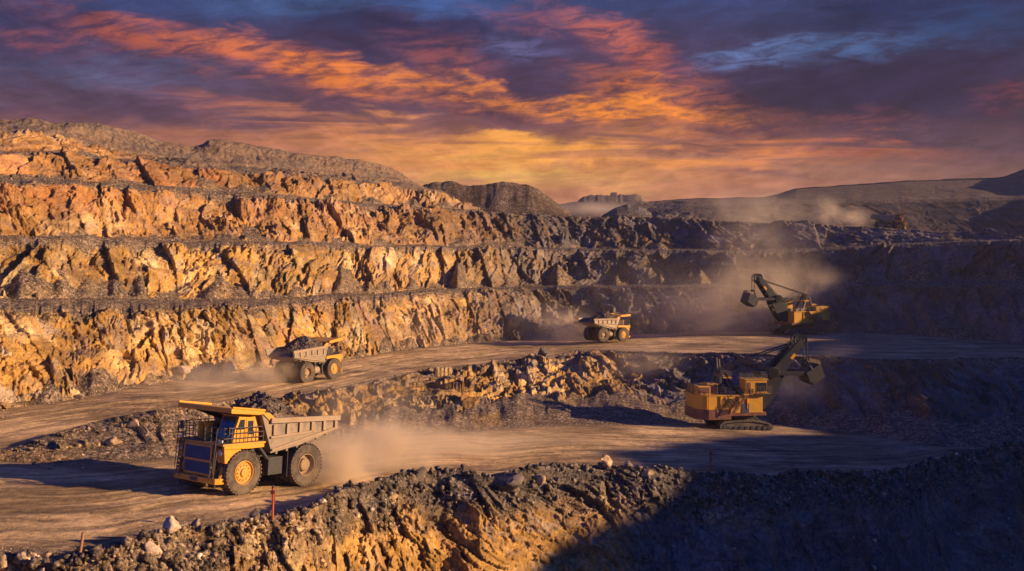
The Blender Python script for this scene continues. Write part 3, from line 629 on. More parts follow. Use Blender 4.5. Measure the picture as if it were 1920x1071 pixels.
BL = [ # px, py, rx, ry, rot (down to the right +), colour, strength, texture, edge noise
 (900,322,520,80,2,(216,136,84),.7,None,.5), (900,300,300,44,3,(246,160,66),.6,None,.6), (930,316,330,46,1,(255,206,92),.9,'h',.5), (1010,272,190,26,3,(255,186,70),.8,'h',.6), (700,270,260,50,8,(236,148,80),.6,'h',.6), (1080,280,260,40,2,(250,160,64),.7,'h',.6),
 (540,6,170,34,0,(74,106,160),.9), (830,8,160,36,0,(62,92,150),.9), (1600,85,300,44,-8,(66,96,144),.9,'r'), (1400,105,150,24,-12,(86,108,156),.85,'r'), (1830,40,200,46,-10,(34,62,108),.9), (960,92,110,30,5,(116,114,166),.8,'r'), (230,145,260,44,4,(88,90,124),.85), (60,125,180,26,6,(66,66,100),.7),
 (110,30,220,46,10,(42,38,70),.75), (230,188,300,34,6,(74,58,84),.9), (420,205,200,22,10,(92,66,86),.8), (90,190,150,20,4,(92,74,96),.7), (720,45,300,46,10,(36,38,74),.92,None,1.2), (640,95,150,30,18,(58,48,80),.75), (1010,160,240,44,6,(60,46,76),.95), (1660,170,330,80,-3,(36,34,68),.96,None,.9), (1200,120,150,26,12,(86,58,84),.7), (1700,20,320,34,-8,(22,38,78),.8), (1740,260,280,26,2,(66,52,76),.8),
 (350,82,420,44,14,(212,106,66),.85,'r'), (230,72,140,26,10,(206,100,66),.6,'r'), (560,120,260,36,17,(236,124,58),.85,'r'), (800,172,300,36,10,(244,136,48),1.0,'r'), (1130,208,340,36,3,(244,138,44),1.0,'r'), (1290,222,240,24,6,(246,140,48),.8,'r'), (1240,165,190,38,8,(238,126,50),1.0,'r'), (1160,70,190,44,24,(206,104,72),.85,'r'), (790,85,150,50,20,(170,88,78),.85,'r'), (1010,45,160,26,10,(150,82,90),.6,'r'), (1560,212,170,26,4,(204,104,62),.9,'r'), (1870,178,120,32,-6,(150,68,62),.95,'r'), (1350,285,250,36,3,(226,128,66),.75,'h'), (1620,275,220,26,4,(184,98,72),.7,'h'), (1500,330,300,30,2,(178,108,84),.7,'h'),
 (900,205,240,26,12,(80,52,74),.95), (960,246,140,24,8,(88,56,72),.85,'r'), (1400,240,170,18,2,(92,58,76),.9), (1300,276,110,13,4,(100,62,70),.9), (1420,330,150,12,3,(128,80,80),.8), (1180,150,130,16,14,(86,56,80),.6,'r')]
BL += [(1150,298,420,36,2,(234,146,72),.6,'h',.7), (720,248,300,30,8,(236,150,84),.6,'h',.7), (880,346,420,24,1,(176,112,88),.75,'h',.7), (660,300,280,22,5,(150,96,90),.7,'h',.8), (1120,318,300,20,2,(178,104,80),.7,'h',.8), (80,70,260,30,9,(150,76,76),.6,'r'), (520,215,300,24,10,(196,112,84),.5,'h',.8), (450,262,300,26,4,(206,128,92),.5,'h',.8)]
BL.append((1560,190,320,52,2,(40,36,68),.9,None,.7)); BL.append((1480,150,240,36,-4,(44,40,72),.8,None,.9))
BL.sort(key=lambda b: b[5] in ((60,46,76),(36,34,68),(40,36,68),(44,40,72),(36,38,74),(80,52,74),(42,38,70)) and b[0] != 1010)
for b in BL:
    k = .80 if len(b) > 7 and b[7] == 'r' else .92
    col = blob(col, b[0], b[1], b[2]*k, b[3]*k, *b[4:])
fine = t.math('MULTIPLY', t.ramp(n2, .32, .68, .80, 1.18), t.ramp(nr, .3, .7, .84, 1.16))
gsc = t.n('ShaderNodeVectorMath', operation='SCALE'); t.l(col, gsc.inputs[0]); t.l(fine, gsc.inputs['Scale'])
bg2 = t.n('ShaderNodeBackground'); t.l(gsc.outputs[0], bg2.inputs[0]); bg2.inputs[1].default_value = .60
ms = t.n('ShaderNodeMixShader')
front = t.math('MULTIPLY', t.ramp(Y, .45, .75), t.ramp(Z, .75, .40))
t.l(front, ms.inputs[0]); t.l(bg1.outputs[0], ms.inputs[1]); t.l(bg2.outputs[0], ms.inputs[2]); t.l(ms.outputs[0], t.out.inputs[0])

sc.view_settings.view_transform = 'Standard'; sc.view_settings.look = 'None'; sc.view_settings.gamma = 1; sc.view_settings.use_curve_mapping = False
sc.view_settings.exposure = 0.8
sc.cycles.use_denoising = True; sc.cycles.max_bounces = 5; sc.cycles.diffuse_bounces = 2; sc.cycles.glossy_bounces = 2; sc.cycles.volume_bounces = 2
sc.cycles.use_adaptive_sampling = True; sc.cycles.adaptive_threshold = .02
sc.cycles.volume_step_rate = 1.0; sc.cycles.volume_max_steps = 128
# ------------------------------------------------------------------ rocks
def ico(sub):
    bm = bmesh.new(); bmesh.ops.create_icosphere(bm, subdivisions=sub, radius=1.0)
    v = np.array([tuple(x.co) for x in bm.verts]); f = np.array([[w.index for w in x.verts] for x in bm.faces]); bm.free(); return v, f
ICO1, ICO2, ICO3 = ico(1), ico(2), ico(3)
_cv = np.array([(x,y,z) for x in (-1,1) for y in (-1,1) for z in (-1,1)], float)*.72
CUBE = (_cv, np.array([(0,1,3),(0,3,2),(4,6,7),(4,7,5),(0,4,5),(0,5,1),(2,3,7),(2,7,6),(0,2,6),(0,6,4),(1,5,7),(1,7,3)]))
def rock_shape(seed, base=None, cuts=9, dims=(1,1,1), lump=.10):
    """an angular block: a lumpy ball cut by random planes"""
    rg = np.random.RandomState(seed); v, f = base or ICO3; v = v.copy()
    v *= (1 + lump*np.array([perlin(p[0]*1.5+seed, p[1]*1.5+p[2]*1.3, seed) for p in v]))[:, None]
    for k in range(cuts):
        n = rg.normal(size=3); n /= np.linalg.norm(n); c = rg.uniform(.38, .78)
        d = v @ n - c; v = v - np.where(d > 0, d, 0)[:, None]*n[None]*.97
    v += lump*.16*np.stack([perlin(v[:,0]*6+seed+q*9, v[:,1]*6+v[:,2]*5, seed+q) for q in range(3)], 1)
    return v*np.array(dims), f
def rub_mesh(name, pos, size, mat, seed, parent=None, base=ICO1, flat=.75):
    rg = np.random.RandomState(seed); shapes = []
    for k in range(10):
        v, f = base; v = v + rg.uniform(-.42, .42, v.shape)*(1 if len(v) == 8 else .6); shapes.append((v*rg.uniform(.65, 1.25, 3)*np.array((1,1,flat)), f))
    n = len(pos); nv = len(base[0]); V = np.zeros((n, nv, 3)); F = np.zeros((n, len(base[1]), 3), np.int64)
    pick = rg.randint(0, 10, n)
    q = rg.normal(size=(n, 4)); q /= np.linalg.norm(q, axis=1)[:, None]; a, b, c, d = q.T
    Rm = np.stack([np.stack([1-2*(c*c+d*d), 2*(b*c-a*d), 2*(b*d+a*c)], 1), np.stack([2*(b*c+a*d), 1-2*(b*b+d*d), 2*(c*d-a*b)], 1), np.stack([2*(b*d-a*c), 2*(c*d+a*b), 1-2*(b*b+c*c)], 1)], 1)
    for k in range(10):
        m = pick == k
        if not m.any(): continue
        V[m] = np.einsum('nij,vj->nvi', Rm[m], shapes[k][0])*size[m][:, None, None] + pos[m][:, None, :]
        F[m] = shapes[k][1][None] + (np.nonzero(m)[0]*nv)[:, None, None]
    return mesh_obj(name, V.reshape(-1, 3), F.reshape(-1, 3), mat, parent)

# ------------------------------------------------------------------ mining haul truck.  x forward, y to its left, rear axle -2.65, front axle 2.65
def wheel(parent, x, y, r, w, side, rear):
    tb = MB()
    prof = [(r*.53, -w*.42), (r*.60, -w*.50), (r*.86, -w*.50), (r*.955, -w*.44), (r*.975, -w*.30), (r*.975, w*.30), (r*.955, w*.44), (r*.86, w*.50), (r*.60, w*.50), (r*.53, w*.42)]
    tb.lathe_y(prof, 44)
    for k in range(36):                                     # tread lugs, staggered on both shoulders
        for s_, o in ((-1, 0), (1, .5)):
            a = 6.2831853*(k+o)/36
            Mx = Matrix.Rotation(a, 4, 'Y') @ Matrix.Translation((0, s_*w*.27, r*.975))
            tb.box(-r*.048, r*.048, -w*.235, w*.235, -.04, r*.035, Mx)
    t_ = tb.build('tyre', M['tyre'], None)
    wh = empty('wheel', (x, y, r)); wh.parent = parent; t_.parent = wh
    o = side*w*.5                                            # outer face
    rb = MB()
    if not rear:
        rb.lathe_y([(r*.53, o*.95), (r*.50, o*.98), (r*.47, o*.72), (r*.42, o*.66), (r*.40, o*.80), (r*.20, o*.86), (r*.18, o*1.08), (0.001, o*1.10), (0.001, o*.3), (r*.53, o*.3)], 32)
        for k in range(12):
            a = 6.2831853*k/12; rb.lathe_y([(r*.035, o*.85), (r*.03, o*.98), (.001, o*.98), (.001, o*.8)], 6, c=(math.cos(a)*r*.33, 0, math.sin(a)*r*.33))
        rim = rb.build('rim', M['rim'], wh)
    else:
        rb.lathe_y([(r*.53, o*.98), (r*.50, o*1.0), (r*.455, o*.60), (r*.44, o*.15), (r*.30, o*.12), (0.001, o*.12), (0.001, o*.02), (r*.53, o*.02)], 32)
        rim = rb.build('rim', M['hub'], wh)
        hb = MB(); hb.lathe_y([(r*.30, o*.12), (r*.30, o*.62), (r*.27, o*.70), (r*.2, o*.72), (.001, o*.74), (.001, o*.12)], 24)
        for k in range(10):
            a = 6.2831853*k/10; hb.lathe_y([(r*.03, o*.68), (r*.028, o*.78), (.001, o*.78), (.001, o*.66)], 6, c=(math.cos(a)*r*.235, 0, math.sin(a)*r*.235))
        hb.build('hub', M['hub'], wh)
    return wh

def railing(parent, pts, h=1.0, step=.62, r=.028):
    m = MB()
    pts = [Vector(p) for p in pts]
    for a, b in zip(pts[:-1], pts[1:]):
        for z in (h, h*.66, h*.33): m.tube([a+Vector((0,0,z)), b+Vector((0,0,z))], r, 6)
        n = max(1, round((b-a).length/step))
        for k in range(n+1):
            p = a.lerp(b, k/n); m.tube([p, p+Vector((0,0,h))], r*1.15, 6)
    return m.build('railing', M['rail'], parent)

def make_truck():
    root = empty('haul_truck', (0, 0, 0)); Yl = M['yellow']; Dk = M['dark']
    tr = 1.42
    for s in (1, -1):
        wheel(root, 2.65, s*2.25, tr, 1.0, s, False)
        wheel(root, -2.65, s*2.32, tr, .95, s, True)
        i = wheel(root, -2.65, s*1.28, tr, .95, s, True)
    f = MB()                                                 # chassis
    for s in (1, -1):
        f.prism([(-4.3,1.5),(-4.3,2.1),(-1,2.35),(4.0,2.35),(4.2,1.2),(1.2,1.15),(-1.2,1.3)], s*.75-.22, s*.75+.22)
        f.tube([(2.65, s*1.2, 1.2), (2.65, s*1.2, 2.7)], .27, 12); f.tube([(-3.4, s*.95, 1.3), (-3.9, s*.95, 2.7)], .16, 10)
        f.prism([(1.05,1.0),(1.75,1.0),(1.45,3.1),(.95,3.1)], s*1.62-.12, s*1.62+.12)
        f.bar((1.55, s*2.55, 3.05), (.35, s*2.3, 1.9), .25, .18); f.box(.30,.52, s*2.32-.18, s*2.32+.18, 1.0, 2.1)
    f.box(2.4, 2.9, -1.7, 1.7, 1.15, 1.65); f.box(-.4,.2,-.8,.8,1.3,1.9); f.box(-2.3,-1.7,-.8,.8,1.5,2.1)
    f.build('chassis', Dk, root, .03)
    ax = MB(); ax.lathe_y([(.62,-.85),(.72,0),(.62,.85),(.45,1.9),(.001,1.9),(.001,-1.9),(.45,-1.9)], 20, c=(-2.65,0,tr)); ax.build('rear_axle', Dk, root)
    ft = MB(); ft.prism([(-.95,.95),(.28,.95),(.36,1.1),(.36,1.95),(.28,2.1),(-.95,2.1),(-1.05,1.9),(-1.05,1.1)], 1.25, 2.2); ft.build('fuel_tank', M['dark'], root, .04)
    ot = MB(); ot.tube([(-.75,-1.75,1.5),(.2,-1.75,1.5)], .5, 16); ot.build('hydraulic_tank', M['bodysteel'], root, .02)
    for s in (1,-1):
        hc = MB(); hc.tube([(-.55, s*1.12, 1.35), (-1.15, s*1.12, 2.55)], .20, 10); hc.tube([(-1.1, s*1.12, 2.45), (-1.3, s*1.12, 2.95)], .12, 10); hc.build('hoist_cylinder', Dk, root)
    # front: bumper, radiator, fender boxes, deck
    b = MB(); b.prism([(4.3,-2.45),(4.62,-2.3),(4.62,2.3),(4.3,2.45),(4.0,2.45),(4.0,-2.45)], .80, 1.16, 'z'); b.box(3.0,4.1,-.9,.9,.85,1.1)
    for s in (1,-1): b.bar((4.25, s*2.32, 1.1), (3.75, s*2.0, 2.1), .22, .22)
    b.build('bumper', Yl, root, .04)
    for y in (-1.9, -1.6, 1.9):
        k = MB(); k.box(4.3,4.38,y-.05,y+.05,.45,.82); k.build('tow_hook', Dk, root)
    g = MB(); g.prism([(4.42,1.18),(4.42,3.16),(3.2,3.16),(3.2,1.18)], -1.55, 1.55)
    hood = g.build('radiator_housing', Yl, root, .05)
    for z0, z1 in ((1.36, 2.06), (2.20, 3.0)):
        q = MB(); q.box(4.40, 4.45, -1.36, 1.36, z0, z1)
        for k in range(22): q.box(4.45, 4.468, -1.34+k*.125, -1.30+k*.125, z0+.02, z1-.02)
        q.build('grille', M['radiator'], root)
    for s in (1,-1):
        q = MB(); q.prism([(4.12,2.08),(4.22,2.98),(3.0,2.98),(2.75,2.72),(3.1,2.08)], s*2.12-.46, s*2.12+.46)
        fb = q.build('fender', Yl, root, .05)
        hl = MB(); hl.lathe_y([(.17,0),(.19,.06),(.14,.09),(.001,.09),(.001,0)], 18)
        h = hl.build('headlight', M['lens'], root); h.rotation_euler = (0,0,R(-90)); h.location = (4.19, s*2.22, 2.72)
        il = MB(); il.lathe_y([(.08,0),(.09,.05),(.001,.06),(.001,0)], 12); h = il.build('indicator', M['lens'], root); h.rotation_euler = (0,0,R(-90)); h.location = (4.13, s*1.95, 2.24)
        pv = [(3.02, 3.0), (2.9, 2.84), (1.3, 2.84), (1.2, 3.0)]
    d = MB(); d.prism([(4.35,-2.62),(4.35,2.62),(1.05,2.78),(1.05,-2.78)], 3.16, 3.28, 'z')
    for s in (1,-1): d.prism([(4.3,2.98),(4.3,3.16),(1.1,3.16),(1.1,2.9),(2.4,2.9)], s*2.58-.12, s*2.58+.12)
    d.build('deck', Yl, root, .02)
    wk = MB(); wk.box(1.15,4.28,-2.5,2.5,3.281,3.30); wk.build('deck_plate', M['rail'], root)
    # cab on the left
    cb = MB(); cb.prism([(3.42,3.30),(3.30,4.05),(2.98,4.92),(1.42,4.92),(1.30,3.30)], .55, 2.35)
    cab = cb.build('cab', Yl, root, .05)
    cr_ = MB(); cr_.box(1.34,3.12,.5,2.42,4.92,5.0); cr_.build('cab_roof', Yl, root, .03)
    ws = MB(); ws.prism([(3.305,4.10),(3.345,4.10),(3.05,4.86),(3.01,4.86)], .72, 2.20); ws.build('windscreen', M['glass'], cab)
    lw = MB(); lw.prism([(3.43,3.55),(3.40,3.55),(3.325,3.98),(3.36,3.98)], .75, 2.18); lw.build('windscreen', M['glass'], cab)
    dr = MB(); dr.box(1.72,2.42,2.345,2.385,3.34,4.80); door = dr.build('door', Yl, cab, .01)
    dw = MB(); dw.box(1.86,2.30,2.383,2.40,3.75,4.62); dw.build('window', M['glass'], door)
    hd = MB(); hd.tube([(1.80,2.42,3.6),(1.80,2.42,4.0)], .02, 6); hd.build('handle', Dk, door)
    sw = MB(); sw.prism([(3.12,4.10),(2.90,4.72),(2.55,4.72),(2.55,4.10)], 2.345, 2.375); sw.build('window', M['glass'], cab)
    rw = MB(); rw.box(1.6,2.6,.52,.56,4.0,4.7); rw.build('window', M['glass'], cab)
    # right side of the deck: air cleaners, cabinet, exhausts
    for y in (-.55, -1.25):
        a = MB(); a.tube([(3.3,y,3.3),(3.3,y,4.25)], .27, 14); a.tube([(3.3,y,4.25),(3.3,y,4.35)], .32, 14); a.build('air_cleaner', Yl, root, .02)
    k = MB(); k.box(1.5,2.75,-2.3,-.35,3.30,4.25); k.build('cabinet', M['dark'], root, .04)
    k = MB(); k.box(1.2,2.2,-.3,.45,3.30,4.75); k.build('cabinet', Yl, root, .04)
    for s in (1,-1):
        mr = MB(); mr.tube([(3.95, s*2.5, 3.3), (4.0, s*2.6, 4.3)], .03, 6); mr.box(3.97, 4.03, s*2.6-.16, s*2.6+.16, 3.85, 4.35); mr.build('mirror', Dk, root)
    railing(root, [(1.2,2.68,3.3),(4.28,2.56,3.3),(4.28,.5,3.3)], .95)
    railing(root, [(4.28,-.6,3.3),(4.28,-2.56,3.3),(1.2,-2.7,3.3)], 1.05)
    for s in (1,-1):                                          # stairs beside the radiator
        l = MB()
        for y in (1.62, 2.05): l.tube([(4.62, s*y, 1.0), (4.36, s*(y+.03), 3.28)], .035, 6)
        for q in range(8): l.bar((4.60-q*.032, s*1.62, 1.15+q*.28), (4.60-q*.032, s*2.07, 1.15+q*.28), .1, .03)
        l.tube([(4.70, s*2.12, 1.5),(4.50, s*2.12, 4.2)], .025, 6)
        l.build('ladder', M['rail'], root)
    for y, z in ((1.5,1.9),(1.42,1.7),(-1.5,1.8)):
        hs = MB(); hs.tube([(4.1,y,z+.9),(4.2,y*1.15,z+.3),(3.9,y*1.2,z-.3),(3.2,y*.8,z-.5)], .045, 6); hs.build('hose', M['black'], root)
    for y in (-2.2, 2.2):
        wl_ = MB(); wl_.box(4.20,4.30,y-.22,y+.22,3.36,3.52); wl_.build('work_lamp', M['lens'], root, .02)
    for s in (1,-1): mf = MB(); mf.box(-1.12,-1.06,s*1.8-.75,s*1.8+.75,.75,2.5); mf.build('mud_flap', M['black'], root)
    np_ = MB(); np_.box(4.62,4.635,-.42,.42,.86,1.10); np_.build('step_plate', M['rail'], root)
    # ---- dump body
    body = MB(); W2 = 2.78; th = .10
    outer = [(.62,2.62),(-1.9,2.95),(-5.30,3.78),(-5.36,4.50),(.95,4.62),(1.55,5.05)]
    for s in (1,-1):
        body.prism(outer, s*W2-th/2, s*W2+th/2)
    body.prism([(.62,2.62),(-1.9,2.95),(-5.30,3.78),(-5.30,3.64),(-1.9,2.80),(.62,2.46)], -W2, W2)      # floor
    body.prism([(.62,2.62),(.50,2.62),(1.42,5.05),(1.56,5.05)], -W2, W2)                                  # headboard
    for x in (-4.6,-3.7,-2.8,-1.9,-1.0,-.1):
        zf = np.interp(x, [-5.30,-1.9,.62], [3.64,2.80,2.46]); body.box(x-.09,x+.09,-2.55,2.55,zf-.22,zf+.02)
    bo = body.build('dump_body', M['plate'], root, .02)
    for s in (1,-1):
        tr_ = MB(); tr_.prism([(-5.44,4.28),(-5.44,4.62),(.85,4.76),(.85,4.42)], s*(W2+.14)-.14, s*(W2+.14)+.14); tr_.build('top_rail', M['bodysteel'], bo, .02)
        md = MB(); md.prism([(-3.25,3.60),(-3.25,3.76),(.78,3.58),(.74,3.42)], s*(W2+.10)-.10, s*(W2+.10)+.10); md.build('side_rail', M['bodysteel'], bo, .02)
        for x in (-5.1,-4.0,-2.9,-1.8,-.7,.45):
            rb = MB(); zb = 3.66 if x < -3.3 else 3.64; zb = max(zb, float(np.interp(x, [-5.30,-1.9,.62], [3.80,2.97,2.64])))
            rb.box(x-.13,x+.13,s*W2-.02 if s > 0 else -W2-.20, W2+.20 if s > 0 else -W2+.02, zb, 4.32); rb.build('side_rib', M['bodysteel'], bo, .01)
        lip = MB(); lip.bar((.60, s*(W2+.09), 2.68), (-5.30, s*(W2+.09), 3.80), .18, .14); lip.build('lower_rail', M['bodysteel'], bo, .02)
        gs = MB(); gs.prism([(.95,4.62),(1.55,5.10),(1.0,5.12),(.4,4.72)], s*W2-.06, s*W2+.14); gs.build('gusset', Yl, bo, .01)
    cp = MB(); cp.prism([(1.42,5.05),(1.42,5.22),(4.05,5.52),(4.12,5.50),(4.12,5.22),(4.02,5.20),(1.9,5.02)], -3.0, 3.0)
    cp.prism([(1.42,5.22),(4.05,5.52),(4.05,5.64),(1.42,5.36)], -3.06, -2.94); cp.prism([(1.42,5.22),(4.05,5.52),(4.05,5.64),(1.42,5.36)], 2.94, 3.06)
    cp.build('canopy', Yl, bo, .02)
    for y in (-1.9,-.65,.65,1.9):
        u = MB(); u.prism([(1.5,4.98),(3.6,5.20),(3.6,5.16),(1.2,4.3)], y-.06, y+.06); u.build('canopy_rib', M['dark'], bo)
    return root

def make_load(seed, name='ore_load'):
    """heap of broken ore as it lies in the dump body (truck coordinates)"""
    rg = np.random.RandomState(seed)
    n, m = 64, 44; x = np.linspace(-4.9, 1.25, n)[:, None]; y = np.linspace(-2.68, 2.68, m)[None]
    X = np.broadcast_to(x, (n, m)); Y = np.broadcast_to(y, (n, m))
    fl = np.interp(X, [-5.30,-1.9,.62], [3.78,2.95,2.62])
    heap = 6.0 - .52*np.abs(X+.55) - .16*np.abs(Y)**1.5*1.0 + .22*fbm(X/1.1, Y/1.1, seed, 4) + .12*ridged(X/.5, Y/.5, seed+1, 3)
    edge = 4.62 + .1*fbm(X/.6, Y/.6, seed+2, 3)
    Z = np.maximum(fl+.03, np.minimum(heap, edge + (2.68-np.abs(Y))*.75))
    Z = np.where(X > .9, np.minimum(Z, 4.98), Z)
    P = np.stack([X, Y, Z], -1); idx = np.arange(n*m).reshape(n, m)
    f = np.stack([idx[:-1,:-1], idx[1:,:-1], idx[1:,1:], idx[:-1,1:]], -1).reshape(-1, 4)
    V = P.reshape(-1, 3)
    k = 1500; px = rg.uniform(-4.3, 1.0, k); py = rg.uniform(-2.45, 2.45, k)
    ix = ((px+4.9)/6.15*(n-1)).astype(int); iy = ((py+2.68)/5.36*(m-1)).astype(int); pz = Z[ix, iy]
    keep = pz > np.interp(px, [-5.30,-1.9,.62], [3.78,2.95,2.62])+.15
    pos = np.stack([px, py, pz], 1)[keep]; sz = (.07 + .16*rg.random(len(pos))**2.5)
    r = rub_mesh('tmp', pos, sz*.9, None, seed, base=CUBE)
    rv = np.array([tuple(v.co) for v in r.data.vertices]); rf = [tuple(p.vertices) for p in r.data.polygons]
    bpy.data.objects.remove(r)
    return mesh_obj(name, [tuple(v) for v in V] + [tuple(v) for v in rv], [tuple(int(i) for i in q) for q in f] + [tuple(i+len(V) for i in q) for q in rf], M['ore'])

def place_on_slope(root, A, B, wb=5.3, scale=1.0):
    """A = rear near-side wheel contact line point, B = front: set heading and pitch from the two axle ground points"""
    v = B-A; h = v.normalized(); rz = math.atan2(h.y, h.x); pitch = -math.asin(h.z)
    root.location = (A+B)/2; root.rotation_euler = (0, pitch, rz); root.scale = (scale,)*3
TRUCKS = [
 # rear near contact (px, py, d), heading xy, pitch, near side sign, scale, label, load label
 dict(c=(570,912,67.0), f=(450,927,63.1), side=1, s=1.0, label='yellow haul truck loaded with dark ore, nearest the camera, facing left', load='dark broken ore heaped in the nearest haul truck'),
 dict(c=(575,719,124.0), f=(626,710,128.2), side=-1, s=.93, label='dusty haul truck seen from behind on the upper road, below the pale left wall', load='brown ore heaped in the haul truck beside the left rock wall'),
 dict(c=(1130,641,184.0), f=(1169,640.5,186.8), side=-1, s=.92, label='small loaded haul truck driving right at mid distance with dust behind its wheels', load='ore heap in the haul truck at mid distance on the upper road'),
 dict(c=(1648,433,296), f=(1682,435,291.5), side=1, s=.97, label='distant haul truck high on the far ridge with its canopy edge lit by sun', load='dark heap in the haul truck on the far ridge'),
]
def build_trucks():
    proto = make_truck()
    for i, T in enumerate(TRUCKS):
        r = proto if i == 0 else dup(proto)
        A = W(*T['c']); B = W(*T['f']); v = (B-A); h = v.normalized(); rz = math.atan2(h.y, h.x)
        if i == 0: rz += R(5)
        if i == 3: rz = math.atan2(-.24, .97); 
        wb = 5.3*T['s']; mid = (A+B)/2
        pitch = -math.asin(max(-.12, min(.12, h.z)))
        lat = Vector((-math.sin(rz), math.cos(rz), 0))*T['side']*(2.2*T['s'])
        r.location = mid - lat; r.rotation_euler = (0, pitch, rz); r.scale = (T['s'], T['s']*.88, T['s'])
        tag(r, T['label'], 'haul truck', 'haul trucks in the mine')
        ld_ = make_load(40+i); ld_.location = r.location; ld_.rotation_euler = r.rotation_euler; ld_.scale = r.scale
        tag(ld_, T['load'], 'ore load', 'ore loads in the haul trucks')
        T['obj'] = r
        gz = ground_z(mid.x-lat.x, mid.y-lat.y); print('TRUCK', i, 'base z', round(r.location.z, 2), 'ground', round(gz, 2), 'len', round(v.length, 2), 'want', wb)
build_trucks()
# ------------------------------------------------------------------ electric rope shovel. x towards the boom, y left, z up
def make_shovel():
    root = empty('rope_shovel', (0,0,0)); Yl = M['shovel_yellow']; Dk = M['dark']; Bk = M['black']
    for s in (1,-1):
        y0 = s*2.6
        loop = [(-3.2,.15),(-3.45,.45),(-3.5,.8),(-3.3,1.15),(-2.9,1.3),(-.5,1.45),(.8,1.42),(2.6,1.12),(3.2,.92),(3.42,.62),(3.35,.3),(3.05,.05),(2.5,0),(-2.8,0)]
        tb = MB()
        n = len(loop)
        inner = [(x*.93, .15+(z-.08)*.80) for x, z in loop]
        for i in range(n):                                    # the belt of shoes, one shoe at a time
            a = Vector((loop[i][0],0,loop[i][1])); b = Vector((loop[(i+1) % n][0],0,loop[(i+1) % n][1])); L = (b-a).length; k = max(1, round(L/.42))
            nn_ = Vector((-(b-a).z, 0, (b-a).x)).normalized()
            for q in range(k):
                p = a.lerp(b, (q+.05)/k); r_ = a.lerp(b, (q+.93)/k)
                vs = [p+nn_*.02, r_+nn_*.02, r_-nn_*.15, p-nn_*.15]
                tb.prism([(v.x, v.z) for v in vs], y0-.62, y0+.62)
        crawler = tb.build('crawler_track', M['track'], root)
        fr = MB(); fr.prism([(-2.6,.32),(-2.6,1.02),(-.4,1.2),(2.3,.9),(2.6,.4)], y0-.5, y0+.5); fr.build('track_frame', M['track'], crawler, .03)
        rl = MB()
        for x in np.linspace(-2.3,2.3,7): rl.lathe_y([(.27,-.64),(.30,-.6),(.30,.6),(.27,.64),(.001,.64),(.001,-.64)], 16, c=(x, y0, .45))
        for x, z, r_ in ((-3.0,.65,.5),(2.95,.52,.40)): rl.lathe_y([(r_,-.6),(r_,.6),(.001,.64),(.001,-.64)], 20, c=(x, y0, z))
        rl.build('roller', Dk, crawler)
    cb = MB(); cb.prism([(-2.2,.6),(-2.4,1.2),(-1.6,1.75),(1.6,1.75),(2.3,1.15),(2.1,.6)], -2.1, 2.1); cb.lathe_y([(.001,0)]*3, 3) if False else None
    ring = [(2.3*math.cos(6.2831853*k/28), 2.3*math.sin(6.2831853*k/28)) for k in range(28)]; cb.prism(ring, 1.7, 2.1, 'z'); cb.build('car_body', Dk, root, .03)
    # rotating house
    rear = [(2.0,-3.3),(2.0,3.3),(-5.0,3.3),(-5.7,3.05),(-6.2,2.5),(-6.45,1.6),(-6.5,0),(-6.45,-1.6),(-6.2,-2.5),(-5.7,-3.05),(-5.0,-3.3)]
    dk = MB(); dk.prism([(x*1.0 + (.02 if x < 0 else .5), y*1.0) for x, y in rear], 2.06, 2.45, 'z'); dk.build('house_deck', M['redoxide'], root, .02)
    ho = MB(); ho.prism([(x if x > 0 else x*.995, y) for x, y in rear], 2.46, 4.66, 'z'); house = ho.build('house', Yl, root, .03)
    sk = MB(); sk.prism([(-2.1,-3.36),(-2.1,3.36),(-5.0,3.36),(-5.75,3.1),(-6.27,2.52),(-6.52,1.6),(-6.58,0),(-6.52,-1.6),(-6.27,-2.52),(-5.75,-3.1),(-5.0,-3.36)], 1.62, 2.9, 'z'); sk.build('counterweight', M['redoxide'], root, .04)
    for s in (1,-1):
        sm = MB()
        for x in (-5.2,-3.45,-1.1,.0): sm.box(x-.05,x+.05,s*3.36-.06,s*3.36+.06,2.95,4.62)
        sm.box(-5.0,2.0,s*3.33-.05,s*3.33+.05,4.55,4.68); sm.build('panel_seam', Yl, house)
        lv = MB()
        for q in range(9): lv.box(-3.2,-1.3,s*3.31-.04,s*3.31+.03,3.15+q*.13,3.20+q*.13)
        lv.build('louvre', M['redoxide'], house)
    do = MB(); do.box(-.7,.22,-3.36,-3.29,2.47,3.62); door = do.build('door', M['bluedoor'], house, .01)
    h = MB(); h.tube([(.1,-3.39,2.95),(.1,-3.39,3.15)], .03, 6); h.build('handle', Dk, door)
    do = MB(); do.box(-3.9,-3.45,3.29,3.36,2.47,3.62); do.build('door', M['bluedoor'], house, .01)
    rg = random.Random(3)                                     # low machinery on the roof
    for k in range(16):
        eq = MB(); x = rg.uniform(-3.0,1.5); y = rg.uniform(-2.4,2.4); a = rg.uniform(.15,.4); eq.box(x-a,x+a,y-a,y+a,4.665,4.72+rg.uniform(.15,.6)); eq.build('roof_machinery', M['bodysteel'], house)
    for k in range(5):
        eq = MB(); x = rg.uniform(-3,1); y = rg.uniform(-2,2); eq.tube([(x,y,4.67),(x,y,5.4)], .12, 10); eq.build('exhaust_pipe', M['bodysteel'], house)
    for x0,x1,y0,y1,z1 in ((-6.15,-4.5,-2.5,-.6,5.75),(-4.75,-3.3,-1.9,.2,6.0),(-6.0,-4.4,.2,2.3,5.65),(-4.2,-3.2,.9,2.6,5.6)):
        v = MB(); v.box(x0,x1,y0,y1,4.67,z1)
        vent = v.build('ventilation_box', Yl, house, .04)
        g = MB(); g.box(x0+.12,x1-.12,y0-.03,y0+.02,4.85,z1-.15); g.build('vent_grille', M['redoxide'], vent)
